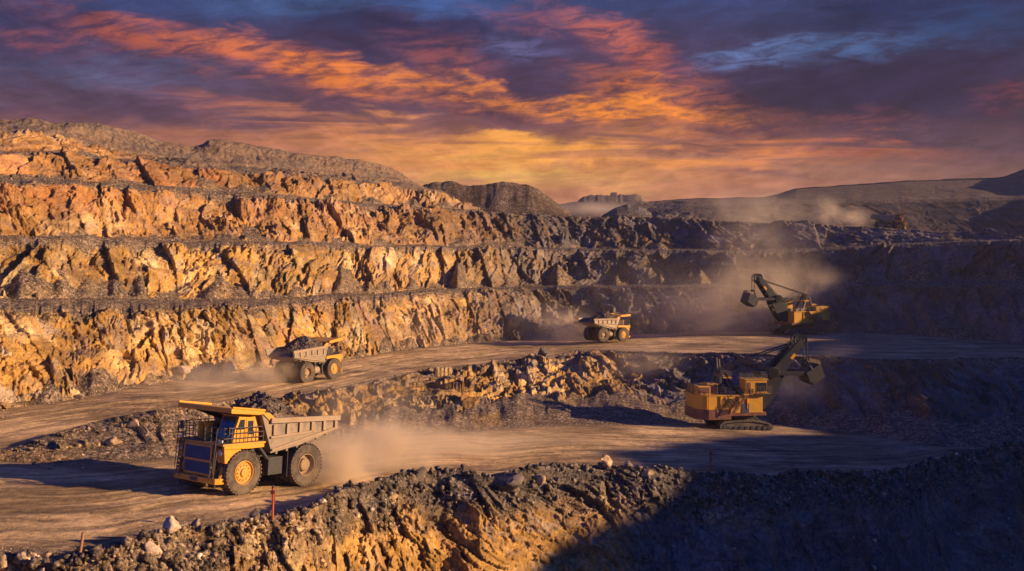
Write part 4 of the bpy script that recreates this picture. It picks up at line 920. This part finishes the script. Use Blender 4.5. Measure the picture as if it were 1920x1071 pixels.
    railing(root, [(-2.8,-3.22,4.68),(-6.0,-2.9,4.68),(-6.4,0,4.68),(-6.0,2.9,4.68),(1.8,3.22,4.68)], .95, 1.1, .03)
    # cab on the right, above the deck
    pl = MB(); pl.box(-.5,2.95,-3.55,-1.0,4.67,4.85); pl.build('cab_platform', Yl, root, .02)
    c_ = MB(); c_.box(-.25,2.55,-3.35,-1.2,4.86,6.55); cab = c_.build('operator_cab', Yl, root, .05)
    rf = MB(); rf.box(-.35,2.72,-3.45,-1.1,6.55,6.65); rf.build('cab_roof', Yl, cab, .02)
    wi = MB(); wi.box(1.15,2.50,-3.39,-3.34,5.15,6.2); wi.build('window', M['glass'], cab)
    wi = MB(); wi.box(2.54,2.60,-3.2,-1.35,5.05,6.3); wi.build('window', M['glass'], cab)
    dd_ = MB(); dd_.box(-.02,.42,-3.39,-3.34,4.9,6.25); dd_.build('door', M['redoxide'], cab, .01)
    railing(root, [(1.0,-3.75,4.85),(3.05,-3.75,4.85),(3.05,-1.0,4.85)], .9, .5, .03)
    pb = MB(); pb.box(.9,3.15,-3.85,-3.5,4.74,4.84); pb.box(2.9,3.15,-3.6,-1.0,4.74,4.84); pb.build('balcony', Dk, root)
    railing(cab, [(-.3,-3.4,6.65),(2.6,-3.4,6.65),(2.6,-1.2,6.65),(-.3,-1.2,6.65),(-.3,-3.4,6.65)], .55, .6, .025)
    st = MB()                                                  # stair up the flank
    a = Vector((-2.0,-3.75,2.5)); b = Vector((-.2,-3.75,4.72))
    for y in (-3.95,-3.5): st.bar(a+Vector((0,y+3.75,0)), b+Vector((0,y+3.75,0)), .06, .2)
    for q in range(10): p = a.lerp(b,(q+.5)/10); st.box(p.x-.12,p.x+.12,-3.95,-3.5,p.z-.02,p.z+.03)
    st.tube([a+Vector((0,-.2,.9)), b+Vector((0,-.2,.9))], .035, 6)
    for q in range(5): p = a.lerp(b,q/4)+Vector((0,-.2,0)); st.tube([p,p+Vector((0,0,.9))], .03, 6)
    st.build('staircase', M['redoxide'], root)
    lt = MB()
    for y in (-1.6,-2.1): lt.tube([(-2.9,3.42,y*0+1.9),(-2.9,3.42,4.7)], .03, 6)
    lt.bar((-2.8,3.55,2.5),(-.9,3.55,4.7),.5,.08); lt.build('ladder', M['redoxide'], root)
    # A-frame
    af = MB()
    for s in (1,-1):
        af.bar((-3.0,s*1.5,4.66),(-2.65,s*.9,7.4),.3,.42); af.bar((-.75,s*1.5,4.66),(-2.15,s*.9,7.4),.28,.38); af.bar((-2.9,s*1.4,5.0),(-1.0,s*1.4,5.2),.12,.12)
    af.box(-2.75,-2.0,-1.15,1.15,7.3,7.55); gan = af.build('gantry', Dk, root, .02)
    ps = MB()
    for y in (-.9,-.3,.3,.9): ps.lathe_y([(.38,-.09),(.30,-.03),(.30,.03),(.38,.09),(.001,.09),(.001,-.09)], 20, c=(-2.5,y,7.6))
    ps.build('sheave', Bk, gan)
    wl = MB(); wl.box(-2.45,-1.3,-1.3,1.3,6.55,6.75); wl.build('gantry_walkway', Yl, gan, .02)
    railing(gan, [(-2.4,-1.3,6.75),(-1.3,-1.3,6.75),(-1.3,1.3,6.75),(-2.4,1.3,6.75)], .7, .5, .025)
    ms = MB(); ms.tube([(-2.9,-.6,7.5),(-3.1,-.7,9.2)], .05, 6); ms.tube([(-2.6,-.6,7.5),(-2.75,-.7,9.0)], .05, 6)
    for q in range(6): ms.bar((-2.9-.03*q,-.6,7.7+.24*q),(-2.6-.03*q,-.6,7.65+.24*q),.04,.04)
    ms.build('mast', M['bodysteel'], gan)
    # boom
    bm_ = MB(); f0 = Vector((2.55,0,3.1)); tp = Vector((8.05,0,11.05))
    prof = [(2.0,2.6),(3.1,2.5),(4.4,4.0),(5.4,5.9),(5.9,7.2),(8.35,10.75),(7.7,11.25),(4.35,7.75),(3.0,7.2),(2.2,5.8)]
    for s in (1,-1): bm_.prism(prof, s*.95-.12, s*.95+.12)
    ax_ = (tp-f0).normalized(); up = Vector((-ax_.z,0,ax_.x))
    for q in (.12,.3,.48,.62,.74,.86): p = f0+(tp-f0)*q; bm_.bar(p+Vector((0,-.9,0)), p+Vector((0,.9,0)), .35, .5)
    bm_.prism([(5.2,7.55),(7.9,10.75),(7.8,10.85),(5.1,7.65)], -.9, .9)
    boom = bm_.build('boom', M['black'], root, .03)
    for y0, y1 in ((-1.10,-1.075),(1.075,1.10)):
        sg = MB(); sg.prism([(6.55,9.05),(7.05,9.65),(7.35,9.42),(6.85,8.8)], y0, y1); sg.build('warning_panel', M['yellow'], boom)
    for y in (-.55,.55):
        sh = MB(); sh.lathe_y([(.86,-.16),(.74,-.05),(.74,.05),(.86,.16),(.66,.12),(.66,-.12)], 32, c=(8.15,y,11.2))
        for q in range(6):
            a = math.pi*q/6; sh.bar((8.15+.7*math.cos(a),y,11.2+.7*math.sin(a)),(8.15-.7*math.cos(a),y,11.2-.7*math.sin(a)),.1,.12)
        sh.lathe_y([(.2,-.2),(.2,.2),(.001,.2),(.001,-.2)], 14, c=(8.15,y,11.2)); sh.build('boom_sheave', Bk, boom)
    rb = MB()
    for s in (1,-1):
        rb.tube([f0+(tp-f0)*.5+up*1.1+Vector((0,s*.95,0)), f0+(tp-f0)*.93+up*.75+Vector((0,s*.95,0))], .03, 6)
        for q in np.linspace(.5,.93,7): rb.tube([f0+(tp-f0)*q+up*.2+Vector((0,s*.95,0)), f0+(tp-f0)*q+up*1.0+Vector((0,s*.95,0))], .03, 6)
    rb.build('boom_handrail', M['rail'], boom)
    sc_ = MB()
    for y in (-.8,-.45,.45,.8): sc_.tube([(-2.4,y,7.85),(7.0,y*1.1,10.75)], .05, 6)
    sc_.bar((6.9,-.95,10.6),(6.9,.95,10.6),.35,.35); sc_.build('suspension_rope', Bk, root)
    # dipper handle, crowd, dipper
    sd_ = MB(); sd_.box(3.6,4.9,-1.5,1.5,6.55,7.75); sd_.lathe_y([(.75,-1.5),(.75,1.5),(.001,1.5),(.001,-1.5)], 24, c=(4.25,0,7.15)); sd_.box(2.5,3.6,-1.3,1.3,6.6,7.3); sd_.build('saddle_block', Bk, root, .04)
    ha = MB()
    for s in (1,-1): ha.bar((2.3,s*1.25,7.15),(8.7,s*1.25,7.05),.34,.5)
    ha.bar((2.4,-1.3,7.15),(2.4,1.3,7.15),.3,.4); handle = ha.build('dipper_handle', Bk, root, .03)
    Mx = Matrix.Translation((9.7,0,6.95)) @ Matrix.Rotation(R(-28),4,'Y')
    di = MB(); w = 1.55
    shell = [(-1.0,.75),(-1.05,-.55),(-.75,-1.0),(1.0,-.85),(1.25,.85)]
    def pr(poly, y0, y1, m): 
        n = len(poly); vs = [Mx @ Vector((a,y0,b)) for a,b in poly]+[Mx @ Vector((a,y1,b)) for a,b in poly]
        m.add(vs, [tuple(range(n)), tuple(range(2*n-1,n-1,-1))]+[(i,i+n,(i+1)%n+n,(i+1)%n) for i in range(n)])
    pr(shell, -w, -w+.14, di); pr(shell, w-.14, w, di)
    pr([(1.0,-.85),(1.25,.85),(1.11,.87),(.86,-.85)], -w, w, di); pr([(-1.0,.75),(-1.05,-.55),(-.91,-.55),(-.86,.75)], -w, w, di)
    dip = di.build('dipper', Dk, root, .03)
    bd = MB(); pr([(-1.05,-.55),(-.75,-1.0),(1.0,-.85),(1.0,-.99),(-.8,-1.15),(-1.15,-.6)], -w*.96, w*.96, bd); bd.build('dipper_door', Bk, dip, .02)
    for q in range(6):
        y = -w+.2+q*(2*w-.4)/5; te = MB(); pr([(1.25,.85),(1.36,1.35),(1.28,1.37),(1.02,.86)], y-.13, y+.13, te); te.build('tooth', M['bodysteel'], dip)
    bl = MB()
    for s in (1,-1): bl.bar((9.3,s*1.6,7.5),(9.05,s*.45,8.7),.2,.2)
    bl.bar((9.05,-.6,8.7),(9.05,.6,8.7),.3,.35); bl.build('bail', Dk, dip)
    hr = MB()
    for y in (-.6,-.5,.5,.6): hr.tube([(9.0,y,11.2),(9.05,y*.8,8.7)], .045, 6); hr.tube([(8.15,y,12.04),(1.0,y*.7,4.9)], .04, 6)
    hr.build('hoist_rope', Bk, root)
    return root
def ore_in_dipper(root, seed, label):
    rg = np.random.RandomState(seed); n = 320
    a = rg.uniform(-.85,1.0,n); y = rg.uniform(-1.35,1.35,n); b = .5+.55*(1-np.abs(a-.1))*(1-(y/1.7)**2)*rg.random(n)**.4
    th = R(-28); x = 9.7+a*math.cos(th)+b*math.sin(th); z = 6.95-a*math.sin(th)+b*math.cos(th)
    o = rub_mesh('ore_load', np.stack([x,y,z],1), .10+.2*rg.random(n)**2, M['ore'], seed)
    o.matrix_world = Matrix.Identity(4); o.location = root.location; o.rotation_euler = root.rotation_euler; o.scale = root.scale
    tag(o, label, 'ore load', 'ore in the shovel buckets')
S1 = make_shovel(); p = W(1384, 803, 123); S1.scale = (.96,)*3; S1.location = (p.x, 123.0, p.z); S1.rotation_euler = (0,0,R(7))
S1.location.z = ground_z(S1.location.x, S1.location.y)-.05
tag(S1, 'yellow rope shovel on the lower pit floor, boom raised to the right', 'mining shovel', 'rope shovels')
S2 = dup(S1); S2.location = W(1490, 628.5, 193); S2.rotation_euler = (0,0,R(180+14)); S2.scale = (.98,)*3
S2.location.z = ground_z(S2.location.x, S2.location.y)-.05
tag(S2, 'distant rope shovel on the upper level against the dark wall, boom to the left', 'mining shovel', 'rope shovels')
ore_in_dipper(S1, 5, 'broken ore in the bucket of the nearer shovel'); ore_in_dipper(S2, 6, 'broken ore in the bucket of the distant shovel')
# ------------------------------------------------------------------ loose rubble (nobody could count it) and single boulders
def scatter(name, P, C, lo, n, seed, smin, smax, pw=3.0, bright=1.1, label='loose rubble', du=None, vis=None):
    rg = np.random.RandomState(seed)
    r, c = P.shape[:2]; m = (uu > -60) & (uu < 1980)
    wgt = lo*m[None]
    if vis is not None: wgt = wgt*vis
    wgt = wgt.ravel().astype(np.float64); wgt /= wgt.sum()
    i = rg.choice(r*c, n, p=wgt)
    pos = P.reshape(-1, 3)[i] + rg.normal(size=(n, 3))*np.array((.12, .12, 0)); col = C.reshape(-1, 3)[i]
    d = np.maximum(pos[:, 1], 20)
    sz = np.maximum(smin*.55, d/1000*.34)*(.7+.6*rg.random(n)) + smax*.5*rg.random(n)**max(pw, 16)*(1 if pw > 10 else rg.random(n)**14)
    pos[:, 2] += sz*.25
    o = rub_mesh(name, pos, sz, M['rock'], seed, base=CUBE)
    f = bright*(.6+.9*rg.random((n, 1))**1.5); cc = np.clip(.8*col*f + .2*np.array((.2,.16,.12))*f, .015, .7)
    cc = np.where(rg.random((n,1)) < .03, np.array((.48,.36,.25)), cc)
    a = o.data.attributes.new('rockcol', 'FLOAT_COLOR', 'POINT')
    a.data.foreach_set('color', np.repeat(np.concatenate([cc, np.ones((n,1))], 1), len(CUBE[0]), 0).astype(np.float32).ravel())
    tag(o, label, None, None, 'stuff'); return o
rows = lambda P: np.linspace(0, 1, P.shape[0])[:, None]
scatter('rubble', Pf, Cf, np.clip(lof, .10, 1)*sstep(.3, .75, rows(Pf)), 20000, 1, .04, .5, 18, label='loose stones on the foreground ridge')
scatter('rubble', Pb, Cb, lob, 12000, 2, .045, .6, 16, label='loose stones along the foreground berm')
scatter('rubble', Pm, Cm, np.clip(lom, .0, 1), 8000, 3, .06, .6, 3.5, label='talus stones on the low wall between the roads')
scatter('rubble', Pb2, Cb2, lob2, 2500, 4, .06, .6, 3, label='stones along the crest of the low wall')
scatter('rubble', P1, C1, np.clip(lo1, .03, 1)*sstep(0, .02, 1-rows(P1)), 9000, 5, .08, .9, 3.5, label='talus stones at the foot of the pit wall')
scatter('rubble', B1, CB1, lB1, 6000, 6, .1, .9, 3.5, label='stones on the lowest bench')
scatter('rubble', P2, C2, np.clip(lo2, .03, 1), 6000, 7, .1, 1.0, 3.5, label='talus stones on the second face')
scatter('rubble', np.concatenate([B2, P3]), np.concatenate([CB2, C3]), np.concatenate([lB2, np.clip(lo3, .03, 1)]), 6000, 8, .12, 1.0, 3.5, label='stones on the third face')
scatter('rubble', np.concatenate([B3, P4]), np.concatenate([CB3, C4]), np.concatenate([lB3, np.clip(lo4, .03, 1)]), 4500, 9, .15, 1.1, 3.5, label='stones on the top bench')
scatter('rubble', Pr, Cr, np.clip(lor, 0, 1)**1.2+.0015, 3000, 10, .05, .55, 4, label='stones at the edges of the upper road')
scatter('rubble', Pg, Cg, np.clip(log_, 0, 1)**1.2+.0015, 3000, 11, .05, .55, 4, label='stones at the edges of the pit floor')

BLD = [ # px, py (centre), d or None (from sheet), size px (w,h), material, seed, label, cat
 (950,905,None,58,34,'boulder_dark',1,'big rounded dark boulder half sunk in the foreground berm'),
 (1140,867,None,30,24,'boulder_tan',2,'square block standing on top of the foreground berm, left of the tall post'),
 (322,986,None,36,26,'boulder_pale',3,'pale angular rock on the ridge crest at lower left'),
 (284,1030,None,26,36,'boulder_pale',4,'flat pale slab leaning on the slope at lower left'),
 (477,964,None,20,26,'boulder_dark',5,'thin dark slab standing on edge beside the red post'),
 (575,982,None,16,14,'boulder_tan',18,'small stone on the ridge just right of the red post'),
 (1018,664,158,24,22,'boulder_dark',6,'lone dark boulder on the crest of the low wall between the roads'),
 (1012,900,None,20,17,'boulder_tan',7,'tan block on the berm right of the big rounded boulder'),
 (790,888,None,24,20,'boulder_dark',8,'dark rock poking up from the berm left of the big rounded boulder'),
 (735,932,None,24,16,'boulder_tan',9,'tan block lying on the middle of the foreground ridge slope'),
 (868,950,None,24,18,'boulder_dark',10,'dark block on the ridge slope below the big rounded boulder'),
 (1215,888,None,20,14,'boulder_tan',11,'small sunlit block at the edge of the shadow on the berm'),
 (210,828,None,26,20,'boulder_tan',12,'tan boulder on the low berm left of the nearest truck'),
 (250,795,None,34,20,'boulder_tan',13,'broad leaning slab on the low berm left of the nearest truck'),
 (345,692,None,24,16,'boulder_pale',14,'pale boulder at the foot of the left wall'),
 (425,690,None,40,26,'boulder_tan',15,'large tan boulder at the wall foot behind the second truck'),
 (150,742,None,16,10,'boulder_pale',17,'small pale stone beside the upper road at far left'),
 (1690,1005,None,40,28,'boulder_dark',19,'large block on the shaded cliff at lower right'),
 (1500,985,None,28,20,'boulder_dark',20,'shaded block on the cliff below the pit floor'),
 (700,782,None,26,22,'boulder_dark',21,'dark stone at the talus foot right of the nearest truck'),
 (590,905,66.5,0,0,'',0,''),
]
ALLP = None
def nearest_surface(px, py, sets):
    """depth of the visible terrain along a photo ray (closest grid vertex in front)"""
    best = None
    for P in sets:
        q = P.reshape(-1, 3); y = np.maximum(q[:, 1], 1)
        sx = CX+FPX*q[:, 0]/y; sy = HOR-FPX*q[:, 2]/y
        m = (np.abs(sx-px) < 2.5) & (np.abs(sy-py) < 2.5) & (q[:, 1] > 10)
        if m.any():
            d = q[m][:, 1].min()
            if best is None or d < best: best = d
    return best
def boulders():
    sets = (Pf, Pb, Pg, Pm, Pb2, Pr, P1, B1, P2)
    for px, py, d, w_, h_, mat, sd_, lab in BLD:
        if not lab: continue
        if d is None:
            d = None
            for dy in (0, 4, 8, 12, 16):
                d = nearest_surface(px, py+h_*.35+dy, sets)
                if d: break
            if d is None: continue
        p = W(px, py, d); sx, sz = w_*d/FPX/2, h_*d/FPX/2
        sy = {4: .35, 5: .22, 13: .5}.get(sd_, .85)*(sx+sz)/2
        v, f = rock_shape(900+sd_, cuts=16 if sd_ != 1 else 13, dims=(sx*1.4, sy*1.45, sz*1.45), lump=.38)
        o = mesh_obj('boulder', v, f, M[mat]); o.location = (p.x, p.y+.1, p.z)
        o.rotation_euler = (0, R(-18) if sd_ in (4, 13) else 0, R(sd_*37 % 50-25))
        tag(o, lab, 'boulder', 'boulders about the pit')
boulders()

# ------------------------------------------------------------------ survey posts
def post(px, pyb, pyt, rad, lean, mat, label, extra):
    d = None
    for dy in (0, 3, -3, 6, -6, 10, 14, 20):
        d = nearest_surface(px, pyb+dy, (Pf, Pb, Pg))
        if d: break
    b = W(px, pyb, d); h = (pyb-pyt)*d/FPX
    root = empty('marker_post', b); tag(root, label, 'post', 'marker posts at the road edge')
    m = MB(); m.tube([(0,0,-.4), (lean*h, 0, h)], rad, 10, rad*.85); m.tube([(lean*h,0,h),(lean*h,0,h+.03)], rad*.8, 10); m.build('pole', M[mat], root, smooth=False)
    if extra:
        k = MB(); k.box(-rad*1.7+lean*h*.86, rad*1.7+lean*h*.86, -rad*1.5, rad*1.5, h*.80, h*.92); k.build('clamp', M['redoxide'], root, .005)
        k = MB(); k.tube([(lean*h*.8+rad*1.2,0,h*.45),(lean*h*.9+rad*1.8,0,h*.82)], rad*.45, 6); k.build('bracket', M[mat], root)
        k = MB(); k.lathe_y([(rad*1.1,-rad),(rad*1.1,rad),(.001,rad),(.001,-rad)], 12, c=(lean*h,0,h+.05)); k.build('cap', M['redoxide'], root)
post(511, 968, 915, .065, .02, 'postred', 'red marker post with a clamp near its top, in front of the nearest truck', True)
post(147, 1040, 999, .075, .22, 'postwood', 'short leaning brown post at the lower left road edge', False)
post(1332, 883, 844, .07, .01, 'postred', 'rusty post standing on the shaded edge of the pit floor, below the near shovel', True)

# ------------------------------------------------------------------ building on the far mesa
def far_building():
    b = W(1165, 371, 905); s = 905/FPX
    root = empty('mine_building', b); tag(root, 'dark square tower with a long low block on the distant hill', 'building')
    m = MB(); m.box(-20*s, -9*s, -4, 4, -6, 9*s); m.build('tower', M['concrete'], root)
    m = MB(); m.box(-8.9*s, 20*s, -5, 5, -6, 3*s); m.build('wall', M['concrete'], root)
    m = MB(); m.box(-9.0*s, 20.5*s, -5.4, 5.4, 3*s+.01, 3.6*s); m.build('roof', M['dark'], root)
    m = MB(); m.box(-19*s, -10*s, -4.1, 4.1, 9*s+.01, 9.6*s); m.build('roof', M['dark'], root)
    for q in range(3):
        w_ = MB(); w_.box((-18+q*3)*s, (-16.7+q*3)*s, -4.1, -3.9, 4*s, 6*s); w_.build('window', M['glass'], root)
far_building()
# ------------------------------------------------------------------ dust and haze
def dust_mat(i, dens, nscale, colr=(.96,.82,.62), seed=0.0, thr=(.42,.64)):
    t = NT('dust_%d' % i)
    oc = t.n('ShaderNodeTexCoord').outputs['Object']; geo = t.n('ShaderNodeNewGeometry').outputs['Position']
    ln = t.n('ShaderNodeVectorMath', operation='LENGTH'); t.l(oc, ln.inputs[0])
    off_ = t.n('ShaderNodeVectorMath', operation='ADD'); off_.inputs[1].default_value = (seed*7.1, seed*3.3, seed*5.7); t.l(geo, off_.inputs[0])
    nz = t.noise(off_.outputs[0], nscale, 4, .58, .5)
    r = t.math('ADD', ln.outputs['Value'], t.math('MULTIPLY', t.math('SUBTRACT', nz, .5), 1.1))
    f = t.math('MULTIPLY', t.ramp(r, 1.0, .05), t.ramp(nz, thr[0], thr[1], .12, 1))
    f = t.math('MULTIPLY', f, t.ramp(ln.outputs['Value'], 1.0, .8))
    v = t.n('ShaderNodeVolumePrincipled'); v.inputs['Color'].default_value = (*colr, 1); v.inputs['Anisotropy'].default_value = .0
    t.l(t.math('MULTIPLY', f, dens), v.inputs['Density'])
    t.l(v.outputs[0], t.out.inputs['Volume']); return t.m
DUST = [ (790,610,168,22,8,7,.014,.15), (1250,565,203,28,8,13,.022,.12), # px, py, d, rx, ry, rz (m), density, noise scale
 (632,872,70,4.2,4,3.0,.9,.55), (715,852,77,7,5,3.4,.65,.4), (830,840,86,10,6,2.6,.30,.3), (690,790,84,8,5,6,.12,.3), (980,836,98,13,7,1.6,.16,.25),
 (515,700,123,4.6,4,3.6,.30,.4), (440,706,116,7,5,3.4,.18,.35), (345,714,108,9,5,3,.10,.3),
 (1070,620,192,8,6,6,.16,.3), (1015,606,198,10,7,7,.045,.22), (1240,606,200,15,8,9,.040,.2),
 (1345,596,196,15,8,11,0.120,.16), (1420,552,200,14,8,11,0.136,.16), (1515,545,205,11,7,8,0.120,.2), (1430,470,215,18,9,14,.045,.13), (1385,420,268,18,10,12,.030,.13),
 (1500,745,134,8,5,5,.08,.28), (1575,708,140,8,5,6,.085,.3), (1215,705,150,10,6,7,0.072,.22), (1110,770,142,9,6,4,.035,.22),
 (1602,410,297,8,6,5,.17,.22), (1550,400,300,8,6,7,.16,.2), (1455,396,303,17,8,9,.085,.15), (1375,392,306,13,8,8,.035,.15),
 (1110,391,640,40,25,6.5,.03,.04)]
for i, (px, py, d, rx, ry, rz_, dn, ns) in enumerate(DUST):
    v, f = ICO2
    o = mesh_obj('dust_cloud', v*1.0, f, dust_mat(i, dn*1.6, ns, seed=i+1)); o.location = W(px, py, d); o.scale = (rx, ry, rz_)
    tag(o, 'drifting dust', None, None, 'stuff')
hz = MB(); hz.box(-1550, 1550, -1400, 1700, -52, 82); hm = NT('haze_air'); hv = hm.n('ShaderNodeVolumePrincipled'); hv.inputs['Color'].default_value = (.86,.84,.86,1); hv.inputs['Density'].default_value = .00011; hv.inputs['Anisotropy'].default_value = .2
hm.l(hv.outputs[0], hm.out.inputs['Volume']); ho_ = hz.build('haze', hm.m); tag(ho_, 'thin evening haze', None, None, 'stuff')
